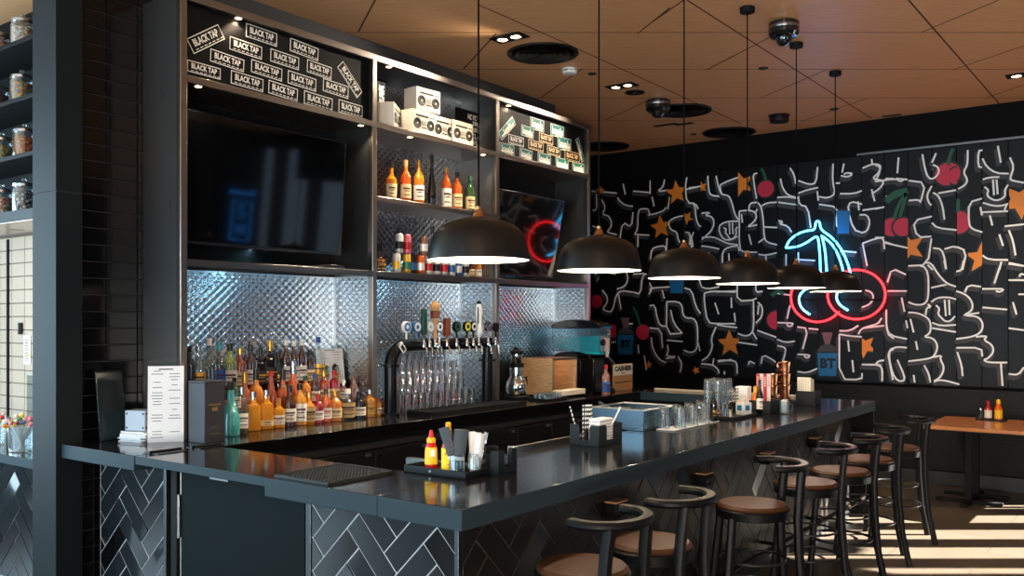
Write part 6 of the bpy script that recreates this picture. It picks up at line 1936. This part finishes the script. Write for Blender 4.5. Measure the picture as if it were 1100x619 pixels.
# neon "S H" sign hanging in the fin window (seen mirrored in the television)
def window_neon():
    Yw, Zw = 10.47, 2.62
    t = thing('window_neon', 'blue neon wall sign with boxed letters reflected in the nearest television', 'neon sign', (X1 - .25, Yw, Zw))
    m = mat('neon_blue', (120, 210, 255), .4, emit=(40, 150, 255), es=6)
    def tube(pts, it=0):
        P = [Vector((0, a * .68, b * .7)) for a, b in pts]
        MB().tube(chaikin(P, it) if it else P, .010, 8).build('neon_tube', m, t)
    tube([(-.3, -.8), (-.3, .25), (.3, .25), (.3, -.8), (-.3, -.8)])
    tube([(.09, .10), (-.02, .15), (-.10, .08), (-.04, -.0), (.06, -.06), (.09, -.14), (0, -.2), (-.1, -.15)], 2)
    tube([(-.1, -.35), (-.1, -.65)]); tube([(.1, -.35), (.1, -.65)]); tube([(-.1, -.5), (.1, -.5)])
    tube([(-.42, .42), (-.36, .52), (-.33, .40), (-.26, .52), (-.2, .42), (-.12, .5), (-.06, .42), (.02, .5), (.08, .42), (.18, .5), (.22, .42), (.34, .6), (.34, .42)], 1)
    MB().tube([(.03, 0, -.1), (.24, 0, -.1)], .01, 6).tube([(.03, 0, .3), (.24, 0, .3)], .01, 6).build('standoff', M_black, t)
    MB().box(.02, .03, -.31, .31, -.62, .46).build('backing', mat('clear_acrylic', (30, 34, 38), .1, alpha=1.0), t)
window_neon()

# ================================================================= candy shelf, nook counter, lollipop jar at the far left
cs = thing('candy_shelves', 'black wall shelves holding glass candy jars beside the pillar', 'shelves', (-5.64, 2.9, 2.487))
CX0 = -7.6 + 5.64
MB().box(CX0, 0, .36, .40, 0, ZC - 2.487 - .004).build('back_panel', M_black, cs)
MB().box(-.02, 0, 0, .36, .05, ZC - 2.487 - .004).build('side_panel', M_black, cs)
MB().box(CX0, 0, 0, .40, 0, .075).build('shelf', mat('shelf_teal_black', (18, 23, 26), .5, spec=.2), cs, .003)
SHZ = [2.562]
for py in (165, 104, 42):
    z_ = at(20, py, Y=2.9).z
    SHZ.append(z_)
    MB().box(CX0, -.021, 0, .36, z_ - 2.487 - .03, z_ - 2.487).build('shelf', M_black, cs, .003)
lt = thing('shelf_downlight', 'small round light under the candy shelves', 'downlight', at(18, 246, z=2.487))
lt.location.y = max(2.95, min(3.25, lt.location.y))
MB().lathe([(.05, -.0005), (.05, -.006), (.04, -.008), (.036, -.003)], 20).build('ring', M_blackmetal, lt)
MB().lathe([(.035, -.0032), (1e-6, -.004)], 20).build('lens', mat('nook_glow', (255, 236, 205), .5, emit=(255, 226, 180), es=12), lt)
MB().box(-7.6, -5.65, 2.91, 3.33, 2.480, 2.486)
light('nook_lamp', 'AREA', (-6.15, 3.1, 2.46), 7, (1, .80, .58), .5, .2, look=(0, .25, -1))
sof = MB().box(-7.6, -5.645, 2.905, 3.335, 2.481, 2.4865)
struct('trim_4', sof, M_whitetile)
# candy: pebbly fill whose colours come from cells
def candy(name, cols, scale=70):
    m = bpy.data.materials.new('candy_' + name); m.use_nodes = True
    nt = m.node_tree; b = nt.nodes['Principled BSDF']
    tc = nt.nodes.new('ShaderNodeTexCoord'); v = nt.nodes.new('ShaderNodeTexVoronoi'); v.inputs['Scale'].default_value = scale
    nt.links.new(tc.outputs['Object'], v.inputs['Vector'])
    r = nt.nodes.new('ShaderNodeValToRGB'); r.color_ramp.interpolation = 'CONSTANT'
    sep = nt.nodes.new('ShaderNodeSeparateColor'); nt.links.new(v.outputs['Color'], sep.inputs[0]); nt.links.new(sep.outputs[0], r.inputs[0])
    el = r.color_ramp.elements
    el[0].position = 0; el[0].color = (*lin(cols[0]), 1); el[1].position = 1 / len(cols); el[1].color = (*lin(cols[1]), 1)
    for k in range(2, len(cols)):
        e = el.new(k / len(cols)); e.color = (*lin(cols[k]), 1)
    nt.links.new(r.outputs[0], b.inputs['Base Color'])
    bp = nt.nodes.new('ShaderNodeBump'); bp.inputs['Strength'].default_value = 1; bp.inputs['Distance'].default_value = .01; bp.invert = True
    nt.links.new(v.outputs['Distance'], bp.inputs['Height']); nt.links.new(bp.outputs[0], b.inputs['Normal'])
    b.inputs['Roughness'].default_value = .3
    return m
def candy_jar(label, loc, cm_, r=.078, h=.245):
    t = thing('candy_jar', label, 'jar', loc, 0, 'candy jars on the shelves')
    z1 = h * .74
    MB().lathe([(r * .92, 0), (r, .006), (r, z1 * .9), (r * .86, z1), (r * .84, z1), (r * .93, z1 * .88), (r * .94, .008), (1e-6, .008)], 28).build('glass_body', M_glass, t)
    MB().lathe([(r * .88, .0095), (r * .925, .014), (r * .925, z1 * .8), (r * .6, z1 * .86), (1e-6, z1 * .88)], 28).build('candy', cm_, t)
    ld = MB().lathe([(r * .9, z1 + .001), (r * .96, z1 + .004), (r * .96, z1 + .022), (r * .7, z1 + .032), (r * .2, z1 + .036), (1e-6, z1 + .036)], 28).build('lid', C_silver, t)
    MB().lathe([(.008, z1 + .0362), (.007, z1 + .042), (.016, z1 + .052), (.014, z1 + .064), (1e-6, z1 + .067)], 14).build('lid_knob', M_glass, ld)
jars = [(3, 24.5, 'white', [(230, 224, 214), (200, 170, 150), (236, 230, 226), (180, 120, 60)], 'candy jar of white and tan sweets on the top shelf'), (2, 23.5, 'rainbow', [(220, 120, 30), (60, 150, 70), (226, 180, 40), (50, 100, 170), (190, 50, 40)], 'candy jar of multicoloured sweets on the second shelf'),
        (1, 26.5, 'amber', [(190, 90, 40), (214, 120, 60), (160, 64, 30)], 'candy jar of amber brown sweets beside the pillar on the third shelf'), (0, 26, 'mono', [(20, 20, 24), (210, 226, 232), (24, 26, 30), (90, 110, 116)], 'candy jar of black and white sweets beside the pillar on the lowest shelf'),
        (3, -2, 'red', [(150, 50, 40), (120, 30, 30), (200, 110, 80)], 'candy jar of dark red sweets at the photo edge on the top shelf'), (2, -2.5, 'choco', [(80, 40, 28), (110, 60, 40), (60, 30, 22)], 'candy jar of brown sweets at the photo edge on the second shelf'),
        (1, 2, 'olive', [(110, 110, 60), (180, 130, 60), (70, 90, 50), (200, 170, 110)], 'candy jar of olive and tan sweets at the photo edge on the third shelf'), (0, 2, 'mixed', [(190, 60, 50), (220, 220, 214), (80, 130, 90), (220, 150, 120)], 'candy jar of red and white sweets at the photo edge on the lowest shelf')]
for (lv, px, nm_, cols, lab) in jars:
    p = at(px, Y=3.03 if px > 10 else 3.07)
    candy_jar(lab, (p.x, p.y, SHZ[lv] + .001), candy(nm_, cols))
# low counter below
nc = thing('nook_counter', 'low black stone counter with grey herringbone front beyond the pillar', 'counter', (-5.64, 2.82, 0))
mb = MB().box(-2.0, 0, 0, .50, .84, .90)
mb.m = [M_counter, M_counter_edge]; mb.mi = [1, 0, 1, 1, 1, 1]
mb.build('worktop', None, nc, .003)
MB().box(-2.0, -.005, .10, .49, 0, .84).build('carcass', M_grout, nc)
mb = MB()
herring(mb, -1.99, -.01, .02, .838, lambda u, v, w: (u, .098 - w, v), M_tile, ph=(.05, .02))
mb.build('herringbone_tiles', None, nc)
# acrylic guard and switch plate / notice on the white tiles
p = at(22, 353, Y=3.325)
sw = thing('wall_switch', 'small black switch on the white tiled wall', 'switch', (p.x, 3.329, p.z))
MB().box(-.028, .028, -.012, 0, -.045, .045).build('plate', M_black, sw, .003)
MB().box(-.012, .012, -.017, -.0122, -.022, .022).build('rocker', M_blackmetal, sw, .001)
p = at(29, 376, Y=3.325)
no = thing('paper_sign', 'white printed notice on the tiled wall below the switch', 'notice', (p.x, 3.328, p.z))
MB().box(-.055, .055, -.002, 0, -.11, .11).build('sheet', M_paper, no)
mb = MB()
for r_ in range(9): mb.box(-.04, .02, -.003, -.0022, -.09 + r_ * .02, -.083 + r_ * .02)
mb.build('print', M_ink, no)
MB().box(.012, .05, -.0032, -.0024, -.05, -.03).build('yellow_tag', mat('tag_yellow', (226, 190, 40), .6), no)
gp = at(9, 393, Y=3.2); gq = at(37, 393, Y=3.2)
gg = thing('glass_guard', 'clear glass guard panel on the low counter behind lollipops', 'glass guard', (-6.2, 3.22, .9))
MB().box(-.7, .55, -.004, .004, .02, .50).build('pane', thin_glass('guard_glass', (226, 238, 240), .02, .4, .02), gg)
MB().box(-.7, .55, -.0045, .0045, .5005, .506).box(-.7, .55, -.012, .012, .001, .02).build('edge', M_steel, gg)
# lollipop jars
def lollies(label, loc, n, seed):
    t = thing('lollipop_jar', label, 'jar', loc)
    MB().lathe([(.075, .001), (.08, .005), (.092, .17), (.088, .17), (.077, .012), (1e-6, .012)], 24).build('glass_jar', M_glass, t)
    rnd = random.Random(seed)
    st_, = (MB(),)
    cols = [mat('lolly_' + n_, c_, .25) for n_, c_ in (('red', (206, 50, 44)), ('orange', (226, 130, 40)), ('yellow', (232, 200, 80)), ('pink', (226, 130, 150)), ('green', (110, 160, 80)), ('cream', (232, 216, 190)), ('blue', (90, 130, 180)))]
    for i in range(n):
        a = rnd.uniform(0, 2 * PI); q = rnd.uniform(.1, 1)
        base = Vector((.03 * q * math.cos(a + 2.5), .03 * q * math.sin(a + 2.5), .014))
        top = Vector((.11 * q * math.cos(a), .11 * q * math.sin(a), .235 + rnd.uniform(-.03, .03) - .05 * q))
        stick = MB().tube([base, top], .0022, 5).build('lollipop_stick', M_white, t)
        MB().sphere(top, .0155, None, 10, 7).build('candy_head', cols[i % len(cols)], stick)
    return t
p = at(23, Y=2.97)
lollies('glass jar bursting with colourful lollipops on the low counter', (p.x, 2.97, .9), 46, 1)
p = at(0, Y=3.0)
lollies('second glass jar of lollipops cut off at the photo edge', (p.x - .12, 3.0, .9), 26, 3)
# ================================================================= camera, daylight, world
cam = bpy.data.cameras.new('camera')
cam.sensor_width = 36; cam.sensor_fit = 'HORIZONTAL'
cam.lens = FPX / 1100 * 36
cam.shift_y = (HY - 309.5) / 1100
cam.clip_start = .05; cam.clip_end = 200
co = bpy.data.objects.new('camera', cam); COL.objects.link(co)
co.location = (0, 0, H); co.rotation_euler = (PI / 2, 0, YAW)
SC.camera = co

w = bpy.data.worlds.new('sky'); SC.world = w; w.use_nodes = True
bg = w.node_tree.nodes['Background']
bg.inputs['Color'].default_value = (.55, .75, 1.0, 1); bg.inputs['Strength'].default_value = 0.9

# daylight entering the glazed front behind the camera (cool) and the fin window
light('front_daylight', 'AREA', (-4.8, Y0 - .16, 1.95), 480, (.54, .82, 1.0), 6.6, 2.9, look=(-.1, 1, 0))
light('side_daylight', 'AREA', (X1 + .3, 4.6, 2.3), 30, (.68, .88, 1.0), 3.4, 1.6, look=(-1, 0, 0))
light('ceiling_fill', 'AREA', (2.4, Y0 - .45, .35), 1750, (1.0, .88, .74), 3.4, 1.0, look=(0, .75, .66))  # added unseen lamp outside the entrance, lifts the ceiling
light('left_daylight', 'AREA', (X0 - .16, .05, 2.05), 420, (.62, .86, 1.0), 4.4, 2.8, look=(1, .1, 0))
light('entrance_daylight', 'AREA', (2.4, Y0 - .16, 1.7), 90, (.75, .9, 1.0), 3.3, 2.2, look=(0, 1, 0))
sun = bpy.data.lights.new('sun', 'SUN'); sun.energy = 105; sun.angle = R(.5); sun.color = (1, .93, .82)
so = bpy.data.objects.new('sun', sun); COL.objects.link(so)
el = R(28.5)
so.rotation_euler = Vector((-CY * math.cos(el), -SY * math.cos(el), -math.sin(el))).to_track_quat('-Z', 'Y').to_euler()

SC.view_settings.view_transform = 'Standard'; SC.view_settings.look = 'None'
SC.view_settings.exposure = 0.0; SC.view_settings.gamma = 1.0; SC.view_settings.use_curve_mapping = False
cy = SC.cycles
cy.max_bounces = 8; cy.diffuse_bounces = 3; cy.glossy_bounces = 4; cy.transmission_bounces = 8; cy.transparent_max_bounces = 8
cy.caustics_reflective = False; cy.caustics_refractive = False; cy.sample_clamp_indirect = 4
cy.use_denoising = True
